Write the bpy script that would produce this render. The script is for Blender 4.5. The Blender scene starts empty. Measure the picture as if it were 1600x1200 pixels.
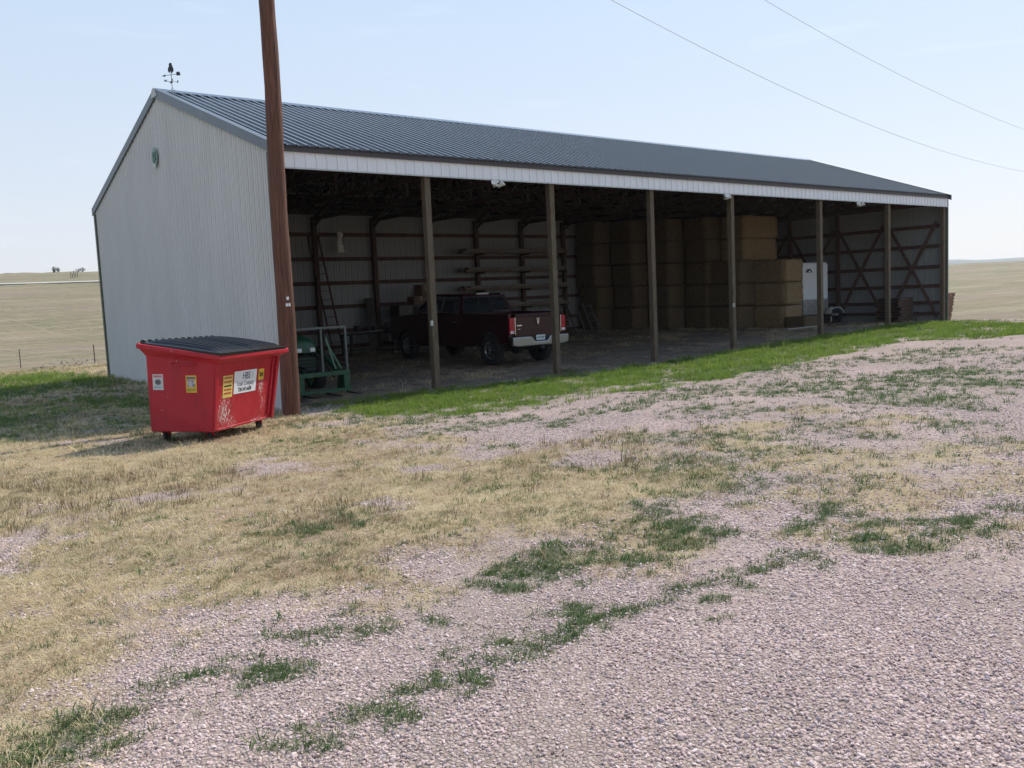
import bpy, bmesh, math, random
import numpy as np
from mathutils import Vector, Matrix, Euler
HAZE = .00012
rnd = random.Random(7)
S = bpy.context.scene
COL = S.collection
R = math.radians
PI = math.pi

# ------------------------------------------------------------------ camera
CAM = Vector((-7.80, -16.64, 1.866))
yaw, pitch, roll = R(39.255), R(5.575), R(-2.627)
f_ = Vector((math.sin(yaw)*math.cos(pitch), math.cos(yaw)*math.cos(pitch), -math.sin(pitch)))
r_ = Vector((math.cos(yaw), -math.sin(yaw), 0))
u_ = r_.cross(f_)
r2 = r_*math.cos(roll)+u_*math.sin(roll)
u2 = -r_*math.sin(roll)+u_*math.cos(roll)
cd = bpy.data.cameras.new('camera')
cam = bpy.data.objects.new('camera', cd); COL.objects.link(cam)
m = Matrix(((r2.x, u2.x, -f_.x, CAM.x), (r2.y, u2.y, -f_.y, CAM.y), (r2.z, u2.z, -f_.z, CAM.z), (0, 0, 0, 1)))
cam.matrix_world = m
cd.sensor_width = 36; cd.lens = 36*1400.87/1600; cd.clip_start = .05; cd.clip_end = 20000
S.camera = cam

# ------------------------------------------------------------------ sky, sun, exposure
SUNV = Vector((.90, .21, 1.0)).normalized()
el = math.asin(SUNV.z); az = math.atan2(SUNV.x, SUNV.y)
W = bpy.data.worlds.new('World'); S.world = W; W.use_nodes = True
wn = W.node_tree; wn.nodes.clear()
def N(t, k, **kw):
    n = t.nodes.new(k)
    for a, b in kw.items(): setattr(n, a, b)
    return n
out = N(wn, 'ShaderNodeOutputWorld'); bg = N(wn, 'ShaderNodeBackground')
sky = N(wn, 'ShaderNodeTexSky'); sky.sky_type = 'NISHITA'; sky.sun_disc = False
sky.sun_elevation = el; sky.sun_rotation = az
sky.altitude = 1500; sky.air_density = 1.2; sky.dust_density = 3.0; sky.ozone_density = 1.6
# pale summer haze low in the sky and one faint smear of cloud
tc = N(wn, 'ShaderNodeTexCoord'); sep = N(wn, 'ShaderNodeSeparateXYZ')
wn.links.new(tc.outputs['Generated'], sep.inputs[0])
cr0 = N(wn, 'ShaderNodeValToRGB'); e_ = cr0.color_ramp.elements
e_[0].position = 0; e_[0].color = (.49, .495, .53, 1); e_[1].position = 1; e_[1].color = (.27, .39, .62, 1)
for p_, c_ in ((.10, (.49, .515, .57)), (.30, (.415, .505, .61)), (.55, (.33, .46, .65))):
    k_ = e_.new(p_); k_.color = (*c_, 1)
wn.links.new(sep.outputs['Z'], cr0.inputs[0])
sc10 = N(wn, 'ShaderNodeVectorMath'); sc10.operation = 'SCALE'; sc10.inputs['Scale'].default_value = 10.0
wn.links.new(cr0.outputs[0], sc10.inputs[0])
mix = N(wn, 'ShaderNodeMixRGB'); mix.inputs[0].default_value = .80
wn.links.new(sky.outputs[0], mix.inputs[1]); wn.links.new(sc10.outputs[0], mix.inputs[2])
mp = N(wn, 'ShaderNodeMapping'); mp.inputs['Scale'].default_value = (3, 3, 26)
wn.links.new(tc.outputs['Generated'], mp.inputs[0])
no = N(wn, 'ShaderNodeTexNoise'); no.inputs['Scale'].default_value = 2.2; no.inputs['Detail'].default_value = 6
wn.links.new(mp.outputs[0], no.inputs[0])
cr = N(wn, 'ShaderNodeMapRange'); cr.inputs['From Min'].default_value = .60; cr.inputs['From Max'].default_value = .80
cr.inputs['To Max'].default_value = .07
wn.links.new(no.outputs[0], cr.inputs[0])
mix2 = N(wn, 'ShaderNodeMixRGB'); mix2.inputs[2].default_value = (9.5, 9.7, 10, 1)
wn.links.new(cr.outputs[0], mix2.inputs[0]); wn.links.new(mix.outputs[0], mix2.inputs[1])
wn.links.new(mix2.outputs[0], bg.inputs[0]); bg.inputs[1].default_value = .115
wn.links.new(bg.outputs[0], out.inputs[0])
sl = bpy.data.lights.new('sun', 'SUN'); sl.energy = 3.9; sl.angle = R(.6); sl.color = (1, .935, .83)
sun = bpy.data.objects.new('sun', sl); COL.objects.link(sun)
sun.rotation_euler = (-SUNV).to_track_quat('-Z', 'Y').to_euler()
S.view_settings.view_transform = 'Standard'; S.view_settings.look = 'None'
S.view_settings.exposure = 0.45; S.view_settings.gamma = 1; S.view_settings.use_curve_mapping = False

# ------------------------------------------------------------------ helpers
def L(c):
    if isinstance(c, str):
        c = [int(c[i:i+2], 16)/255 for i in (0, 2, 4)]
        return tuple((x/12.92 if x <= .04045 else ((x+.055)/1.055)**2.4) for x in c)
    return c
_m = {}
def M(name, col, rough=.6, metal=0., var=.18, scale=6., bump=0., bscale=60., spec=.5, stretch=(1, 1, 1), trans=0., col2=None, contrast=(.35, .65), coat=0.):
    if name in _m: return _m[name]
    mt = bpy.data.materials.new(name); mt.use_nodes = True; t = mt.node_tree
    b = t.nodes['Principled BSDF']; c = L(col)
    b.inputs['Roughness'].default_value = rough; b.inputs['Metallic'].default_value = metal
    b.inputs['Specular IOR Level'].default_value = spec; b.inputs['Coat Weight'].default_value = coat
    co = N(t, 'ShaderNodeTexCoord'); mpg = N(t, 'ShaderNodeMapping'); mpg.inputs['Scale'].default_value = stretch
    t.links.new(co.outputs['Object'], mpg.inputs[0])
    nz = N(t, 'ShaderNodeTexNoise'); nz.inputs['Scale'].default_value = scale; nz.inputs['Detail'].default_value = 7; nz.inputs['Roughness'].default_value = .65
    t.links.new(mpg.outputs[0], nz.inputs[0])
    rp = N(t, 'ShaderNodeMapRange'); rp.inputs['From Min'].default_value = contrast[0]; rp.inputs['From Max'].default_value = contrast[1]
    t.links.new(nz.outputs[0], rp.inputs[0])
    mx = N(t, 'ShaderNodeMixRGB'); t.links.new(rp.outputs[0], mx.inputs[0])
    c2 = L(col2) if col2 is not None else tuple(x*(1+var) for x in c)
    c1 = c if col2 is not None else tuple(x*(1-var) for x in c)
    mx.inputs[1].default_value = (*c1, 1); mx.inputs[2].default_value = (*c2, 1)
    t.links.new(mx.outputs[0], b.inputs['Base Color'])
    if bump:
        nb = N(t, 'ShaderNodeTexNoise'); nb.inputs['Scale'].default_value = bscale; nb.inputs['Detail'].default_value = 5
        t.links.new(mpg.outputs[0], nb.inputs[0])
        bp = N(t, 'ShaderNodeBump'); bp.inputs['Strength'].default_value = bump; bp.inputs['Distance'].default_value = .02
        t.links.new(nb.outputs[0], bp.inputs['Height']); t.links.new(bp.outputs[0], b.inputs['Normal'])
    if trans: b.inputs['Transmission Weight'].default_value = trans
    _m[name] = mt; return mt
def glass(name, col=(.02, .025, .03), t_=.35):
    if name in _m: return _m[name]
    mt = bpy.data.materials.new(name); mt.use_nodes = True; t = mt.node_tree
    b = t.nodes['Principled BSDF']; b.inputs['Base Color'].default_value = (*col, 1); b.inputs['Roughness'].default_value = .05
    tr = N(t, 'ShaderNodeBsdfTransparent'); tr.inputs[0].default_value = (.8, .86, .9, 1)
    ms = N(t, 'ShaderNodeMixShader'); ms.inputs[0].default_value = t_
    t.links.new(b.outputs[0], ms.inputs[1]); t.links.new(tr.outputs[0], ms.inputs[2])
    t.links.new(ms.outputs[0], t.nodes['Material Output'].inputs[0]); _m[name] = mt; return mt

class MB:
    def __init__(s): s.v = []; s.f = []; s.smooth = []
    def add(s, vs, fs, sm=False, mat=None):
        o = len(s.v)
        s.v += [tuple((mat @ Vector(v)) if mat is not None else v) for v in vs]
        s.f += [tuple(i+o for i in f) for f in fs]; s.smooth += [sm]*len(fs); return s
    def box(s, x0, x1, y0, y1, z0, z1, mat=None):
        vs = [(x0, y0, z0), (x1, y0, z0), (x1, y1, z0), (x0, y1, z0), (x0, y0, z1), (x1, y0, z1), (x1, y1, z1), (x0, y1, z1)]
        return s.add(vs, [(0, 3, 2, 1), (4, 5, 6, 7), (0, 1, 5, 4), (1, 2, 6, 5), (2, 3, 7, 6), (3, 0, 4, 7)], False, mat)
    def hexa(s, b, t, mat=None):   # bottom 4 + top 4 points
        return s.add(list(b)+list(t), [(0, 3, 2, 1), (4, 5, 6, 7), (0, 1, 5, 4), (1, 2, 6, 5), (2, 3, 7, 6), (3, 0, 4, 7)], False, mat)
    def beam(s, a, b, w, h, up=(0, 0, 1)):
        a = Vector(a); b = Vector(b); d = (b-a).normalized(); sd = d.cross(Vector(up))
        if sd.length < 1e-4: sd = d.cross(Vector((1, 0, 0)))
        sd.normalize(); u = sd.cross(d)
        vs = []
        for p in (a, b):
            for i, j in ((-1, -1), (1, -1), (1, 1), (-1, 1)): vs.append(tuple(p+sd*(i*w/2)+u*(j*h/2)))
        return s.add(vs, [(3, 2, 1, 0), (4, 5, 6, 7), (0, 1, 5, 4), (1, 2, 6, 5), (2, 3, 7, 6), (3, 0, 4, 7)])
    def tube(s, pts, rad, n=8, cap=True, mat=None):
        pts = [Vector(p) for p in pts]; rr = rad if isinstance(rad, (list, tuple)) else [rad]*len(pts)
        rings = []; prev = None
        for i, p in enumerate(pts):
            d = (pts[min(i+1, len(pts)-1)]-pts[max(i-1, 0)]).normalized()
            if prev is None:
                q = d.cross(Vector((0, 0, 1)));
                if q.length < 1e-3: q = d.cross(Vector((1, 0, 0)))
            else: q = prev-d*prev.dot(d)
            q.normalize(); prev = q; w = d.cross(q)
            rings.append([tuple(p+(q*math.cos(2*PI*k/n)+w*math.sin(2*PI*k/n))*rr[i]) for k in range(n)])
        vs = [v for r in rings for v in r]; fs = []
        for i in range(len(pts)-1):
            for k in range(n): fs.append((i*n+k, i*n+(k+1) % n, (i+1)*n+(k+1) % n, (i+1)*n+k))
        s.add(vs, fs, True, mat)
        if cap:
            s.add(rings[0], [tuple(range(n))[::-1]], False, mat); s.add(rings[-1], [tuple(range(n))], False, mat)
        return s
    def lathe(s, prof, n=24, mat=None, sm=True):  # prof: (r, x) along local X axis
        vs = []; fs = []
        for r, x in prof:
            for k in range(n): vs.append((x, r*math.cos(2*PI*k/n), r*math.sin(2*PI*k/n)))
        for i in range(len(prof)-1):
            for k in range(n): fs.append((i*n+k, i*n+(k+1) % n, (i+1)*n+(k+1) % n, (i+1)*n+k))
        return s.add(vs, fs, sm, mat)
    def prism(s, poly, a, b, axis='x', mat=None):  # polygon extruded; axis x: poly=(y,z); y: (x,z); z: (x,y)
        n = len(poly)
        def P(u, v, w): return {'x': (w, u, v), 'y': (u, w, v), 'z': (u, v, w)}[axis]
        vs = [P(u, v, a) for u, v in poly]+[P(u, v, b) for u, v in poly]
        return s.add(vs, [tuple(range(n))[::-1], tuple(range(n, 2*n))]+[(i, (i+1) % n, n+(i+1) % n, n+i) for i in range(n)], False, mat)
    def mesh(s, name, mat):
        me = bpy.data.meshes.new(name); me.from_pydata(s.v, [], s.f)
        me.polygons.foreach_set('use_smooth', s.smooth)
        me.materials.append(mat)
        bm = bmesh.new(); bm.from_mesh(me); bmesh.ops.recalc_face_normals(bm, faces=bm.faces); bm.to_mesh(me); bm.free()
        me.update(); return me
    def build(s, name, mat, parent=None, bev=0., loc=None, seg=1):
        return put(name, s.mesh(name, mat), parent, bev, loc, seg)
def put(name, me, parent=None, bev=0., loc=None, seg=1, rot=None):
    o = bpy.data.objects.new(name, me); COL.objects.link(o)
    if parent is not None: o.parent = parent
    if loc is not None: o.location = loc
    if rot is not None: o.rotation_euler = rot
    if bev:
        b = o.modifiers.new('b', 'BEVEL'); b.width = bev; b.segments = seg; b.limit_method = 'ANGLE'; b.angle_limit = R(40)
    return o
def tag(o, label=None, cat=None, group=None, kind=None):
    if label: o['label'] = label
    if cat: o['category'] = cat
    if group: o['group'] = group
    if kind: o['kind'] = kind
    return o
def thing(name, label, cat, loc=(0, 0, 0), rot=(0, 0, 0), group=None):
    o = bpy.data.objects.new(name, None); COL.objects.link(o); o.empty_display_size = .2
    o.location = loc; o.rotation_euler = rot; return tag(o, label, cat, group)
def copy_tree(o, parent=None):
    c = o.copy(); COL.objects.link(c); c.parent = parent
    for ch in [x for x in bpy.data.objects if x.parent == o]: copy_tree(ch, c)
    return c
def text(s_, size, mat, parent, loc, rot, name='lettering', bold=0., sx=1., depth=.0015, align='CENTER'):
    cu = bpy.data.curves.new('t', 'FONT'); cu.body = s_; cu.size = size; cu.align_x = align; cu.align_y = 'CENTER'; cu.extrude = depth; cu.offset = bold
    cu.resolution_u = 3
    o = bpy.data.objects.new('t', cu); COL.objects.link(o)
    me = bpy.data.meshes.new_from_object(o.evaluated_get(bpy.context.evaluated_depsgraph_get()))
    bpy.data.objects.remove(o); me.materials.clear(); me.materials.append(mat)
    if sx != 1: me.transform(Matrix.Diagonal((sx, 1, 1, 1)))
    return put(name, me, parent, loc=loc, rot=rot)

# ------------------------------------------------------------------ shared noise (numpy)
def hsh(i, j, s):
    n = (i.astype(np.int64)*374761393+j.astype(np.int64)*668265263+s*982451653) & 0x7fffffff
    n = ((n ^ (n >> 13))*1274126177) & 0x7fffffff
    return ((n ^ (n >> 16)) & 0xffff)/65535.
def vnoise(x, y, s=0):
    i = np.floor(x); j = np.floor(y); u = x-i; v = y-j; u = u*u*(3-2*u); v = v*v*(3-2*v)
    return (hsh(i, j, s)*(1-u)+hsh(i+1, j, s)*u)*(1-v)+(hsh(i, j+1, s)*(1-u)+hsh(i+1, j+1, s)*u)*v
def fbm(x, y, s=0, o=4):
    a = 0.; w = .5; t = 0.
    for k in range(o): a = a+w*vnoise(x*2**k, y*2**k, s+k*17); t += w; w *= .55
    return a/t

# ------------------------------------------------------------------ terrain heights
CP=np.array([(0,0,-.2),(3.65,0,-.12),(7.35,0,-.14),(11,0,-.11),(14.6,0,-.02),(19.35,0,.06),(23.8,0,.14),(28.25,0,.1),
(0,12.2,.01),(9,12.2,.1),(19,12.2,.28),(28.25,12.2,.22),(24,5,.1),(8.4,3,-.03),(-5,0,-.08),(-9,3,-.12),(-12,12,-.3),(-.46,-1.1,-.15),(-2.5,-3.2,-.06),
(-7.8,-16.6,.25),(-3,-12,.2),(4,-8,.12),(12,-5,.1),(20,-4,.12),(26,-6,.14),(32,-4,.08),(30,-14,.25),(10,-16,.3),(-13,-8,.05),(-20,-16,.2),(-22,6,-.2),(36,10,0),(-5,24,-.3),(15,22,.0)],float)
def _k(d): return d*d*np.log(d+1e-9)
def _fit():
    n=len(CP); D=np.hypot(CP[:,None,0]-CP[None,:,0],CP[:,None,1]-CP[None,:,1])
    K=_k(D)+np.eye(n)*2.0; P=np.c_[np.ones(n),CP[:,:2]]
    A=np.block([[K,P],[P.T,np.zeros((3,3))]]); return np.linalg.solve(A,np.r_[CP[:,2],0,0,0])
_W=_fit()
def near(x,y):
    x=np.asarray(x,float);y=np.asarray(y,float); z=_W[-3]+_W[-2]*x+_W[-1]*y
    for (a,b,_),w in zip(CP,_W): z=z+w*_k(np.hypot(x-a,y-b))
    return z
def sstep(a,b,v):
    t=np.clip((v-a)/(b-a),0,1); return t*t*(3-2*t)
CX,CY=-7.8,-16.64
LR=[0,60,100,150,250,350,430,500,600,900,2500,9000]; LZ=[-1,-1.2,-2.1,-1.2,6.2,13.6,19.5,24.2,23,10,0,-10]
RR=[0,60,100,200,400,700,1000,1400,2500,9000]; RZ=[-1.2,-1.6,-2.6,-1.8,2.2,10.2,8,4,0,-10]
def G(x,y):
    x=np.asarray(x,float);y=np.asarray(y,float)
    r=np.hypot(x-CX,y-CY); az=np.degrees(np.arctan2(x-CX,y-CY))
    w=sstep(22,58,az)*(1-sstep(120,200,az))+(az<-100)*0
    l=np.interp(r,LR,LZ); l=np.where(np.abs(az)>100,np.interp(r,RR,RZ),l)
    R_=np.interp(r,RR,RZ); far=l*(1-w)+R_*w
    b=sstep(39.5,62,r); return near(np.clip(x,-25,45),np.clip(y,-30,30))*(1-b)+far*b
LAWN= [(0.43, -1.05), (1.83, 0.41), (3.35, -0.44), (6.69, -0.71), (10.5, -0.45), (14.09, -0.38), (19.2, -0.13), (23.94, 0.02), (27.31, -0.53), (25.25, -4.03), (23.42, -6.56), (18.99, -8.0), (18.76, -6.51), (16.91, -5.27), (15.92, -4.33), (13.01, -4.68), (10.8, -4.82), (8.8, -5.14), (6.49, -5.71), (5.4, -5.34), (4.17, -5.64), (2.58, -5.63), (1.35, -5.41), (0.6, -4.67), (0.26, -3.23)]
DRY= [(-12.92, 64.98), (-2.05, 17.6), (-0.28, 11.23), (-0.45, 4.09), (-0.34, -0.42), (0.01, -2.77), (-1.53, -6.81), (-2.25, -8.69), (-1.43, -8.32), (-1.37, -9.79), (-1.66, -10.97), (-1.84, -11.86), (-1.97, -12.53), (-2.71, -11.93), (-3.45, -12.24), (-4.0, -12.56), (-3.95, -11.57), (-4.66, -11.64), (-4.93, -11.42), (-5.38, -11.57), (-5.65, -11.22), (-6.25, -11.38), (-6.73, -11.89), (-7.16, -12.06), (-7.87, -12.52), (-9.03, -11.32)]
THIN= [(0.33, -3.94), (-0.94, -8.2), (-1.59, -10.9), (-1.08, -11.97), (-0.3, -14.02), (-1.97, -14.61), (-2.66, -14.17), (-3.4, -13.57), (-3.95, -13.25), (-4.28, -12.85), (-4.26, -12.1), (-4.88, -11.98), (-5.4, -11.94), (-6.3, -12.12), (-7.07, -12.4), (-7.47, -12.59), (-7.86, -12.14), (-6.76, -11.48), (-4.89, -10.8), (-3.89, -10.45)]
GREEN= [(-6.18, -12.86, 0.15, 0.15, -58, 1), (-6.59, -12.65, 0.13, 0.16, -61, 0.6), (-7.06, -12.92, 0.23, 0.17, -51, 0.8), (-5.62, -12.54, 0.16, 0.15, -57, 0.8), (-5.26, -12.83, 0.1, 0.05, -69, 0.9), (-6.08, -13.59, 0.18, 0.1, -55, 1), (-5.87, -13.5, 0.1, 0.05, -68, 0.8), (-5.45, -13.19, 0.15, 0.15, -40, 0.7), (-5.18, -13.15, 0.14, 0.05, -60, 0.8), (-5.34, -13.54, 0.16, 0.1, -40, 0.8), (-5.59, -13.6, 0.11, 0.1, -40, 0.9), (-4.75, -13.37, 0.16, 0.2, -40, 1), (-5.0, -13.43, 0.11, 0.1, -40, 0.9), (-4.51, -12.54, 0.13, 0.25, -40, 1), (-4.27, -12.6, 0.12, 0.2, -40, 1), (-4.05, -12.78, 0.14, 0.1, -40, 0.9), (-3.82, -12.84, 0.16, 0.15, -57, 0.9), (-3.45, -12.75, 0.3, 0.25, -59, 0.9), (-3.01, -12.59, 0.27, 0.36, -50, 0.9), (-2.58, -11.91, 0.2, 0.36, -54, 0.8), (-4.33, -13.59, 0.09, 0.05, -72, 0.9), (-3.59, -13.55, 0.11, 0.1, -40, 0.9), (-3.86, -13.85, 0.05, 0.1, -40, 0.8), (-3.91, -13.55, 0.09, 0.1, -70, 0.8), (-3.19, -13.61, 0.15, 0.11, -40, 0.8), (-2.65, -13.92, 0.22, 0.22, -52, 0.9), (-2.07, -14.01, 0.19, 0.28, -54, 0.7), (-2.23, -13.62, 0.16, 0.16, -57, 0.7), (-2.01, -13.15, 0.13, 0.27, -62, 0.7), (-2.51, -13.26, 0.16, 0.21, -57, 0.8), (-1.32, -14.1, 0.16, 0.17, -58, 0.6), (0.65, -7.43, 0.19, 0.5, -72, 1), (-1.32, -8.54, 0.17, 0.2, -75, 0.8), (-1.13, -6.75, 0.12, 0.35, -64, 0.9), (-4.58, -10.41, 0.24, 0.41, -51, 0.8), (-3.07, -10.47, 0.13, 0.15, -63, 0.9), (-4.98, -9.7, 0.13, 0.21, -62, 0.7), (0.31, -6.38, 0.45, 0.7, -73, 0.8), (-0.54, -6.59, 0.28, 0.45, -72, 0.7), (5.44, -8.09, 1.35, 1.0, -81, 0.8), (7.22, -9.41, 0.94, 1.88, -83, 1), (4.22, -10.59, 0.74, 0.99, -72, 0.8), (6.27, -10.83, 0.51, 0.63, -75, 1), (8.12, -4.97, 1.19, 1.61, -92, 0.8), (4.66, -8.36, 0.66, 0.58, -82, 1), (5.24, -9.35, 0.28, 0.76, -71, 1), (1.56, -11.01, 0.29, 0.37, -71, 0.6), (1.15, -11.71, 0.25, 0.22, -62, 0.6), (2.26, -12.23, 0.38, 0.34, -63, 0.6), (1.37, -12.92, 0.22, 0.34, -66, 0.5), (1.75, -10.38, 0.3, 0.32, -59, 0.4), (-0.16, -10.78, 0.27, 0.31, -61, 0.5), (-0.77, -10.93, 0.25, 0.31, -51, 0.6), (-0.04, -13.07, 0.2, 0.17, -54, 0.4), (0.77, -12.82, 0.07, 0.39, -85, 0.8), (0.53, -10.43, 0.5, 0.41, -63, 0.35), (4.59, -6.75, 0.75, 1.18, -81, 0.7), (3.61, -6.86, 0.74, 1.07, -82, 0.7), (2.07, -7.03, 0.57, 0.71, -77, 0.8), (12.65, -7.23, 1.35, 1.23, -94, 0.6), (10.81, -6.25, 0.94, 1.08, -93, 0.5), (10.35, -9.5, 0.56, 0.75, -85, 0.5), (-3.0, -5.74, 0.62, 0.57, -63, 0.4), (-2.37, -5.75, 0.73, 0.87, -63, 0.45), (-3.61, -2.79, 0.85, 0.92, -60, 0.45), (-4.18, -6.85, 0.17, 0.26, -57, 0.4), (-6.57, -10.99, 0.05, 0.11, -40, 0.8), (-2.02, 9.14, 3.91, 2.92, -64, 0.45), (-2.6, 3.9, 3.35, 3.43, -56, 0.3), (-5.06, -10.41, 0.26, 0.16, -51, 0.4), (-5.67, -8.88, 0.24, 0.16, -51, 0.4)]
SEED= [(-5.61, -6.47, 0.9, 1.62, -55, 0.8), (-5.08, -7.29, 0.7, 1.25, -56, 0.8), (-4.72, -8.1, 0.45, 0.9, -59, 0.6), (-4.25, -10.03, 0.41, 0.56, -53, 0.7), (-1.44, -10.77, 0.57, 0.46, -60, 0.6), (-3.7, -10.74, 0.34, 0.35, -57, 0.3), (-6.23, -8.29, 0.39, 0.57, -54, 0.4), (-0.85, -9.56, 0.6, 0.45, -64, 0.4)]
# left edge of the dry sward and of the thin sward carried on past the frame
DRY = [(-14, 60), (1.5, 60)]+DRY[1:-2]+[(-7.3, -12.3), (-8.2, -13.4), (-10, -15), (-22, -17), (-26, 10)]
THIN = [(.33, -3.94), (-.94, -8.2), (3.0, -9.8), (2.2, -13.0), (.4, -14.6), (-1.97, -14.61), (-2.66, -14.17), (-3.4, -13.57), (-3.95, -13.25), (-4.28, -12.85), (-4.8, -12.45), (-5.3, -12.5), (-5.9, -12.3), (-6.5, -12.6), (-7.07, -13.0), (-7.8, -13.6), (-8.3, -13.0), (-6.76, -11.48), (-4.89, -10.8), (-3.89, -10.45)]
def inpoly(P, x, y):
    P = np.array(P); c = np.zeros(x.shape, bool); n = len(P)
    for i in range(n):
        x1, y1 = P[i]; x2, y2 = P[(i+1) % n]
        if y1 == y2: continue
        k = ((y1 > y) != (y2 > y)) & (x < (x2-x1)*(y-y1)/(y2-y1)+x1); c ^= k
    return c.astype(float)
def soft(P, x, y, a=.35):
    t = 0.
    for k, (sx, sy) in enumerate(((0, 0), (a, 0), (-a, 0), (0, a), (0, -a))):
        nx = (fbm(x*1.3, y*1.3, 5, 3)-.5)*a*3; ny = (fbm(x*1.3, y*1.3, 55, 3)-.5)*a*3
        t = t+inpoly(P, x+nx+sx*.6, y+ny+sy*.6)
    return t/5
GREEN += [(-.30, -1.40, .35, .2, 0, .9), (-.80, -1.25, .25, .2, 0, .7), (-1.0, -2.6, .5, .3, 0, .5), (-2.4, -2.5, .9, .3, 40, .5)]
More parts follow.
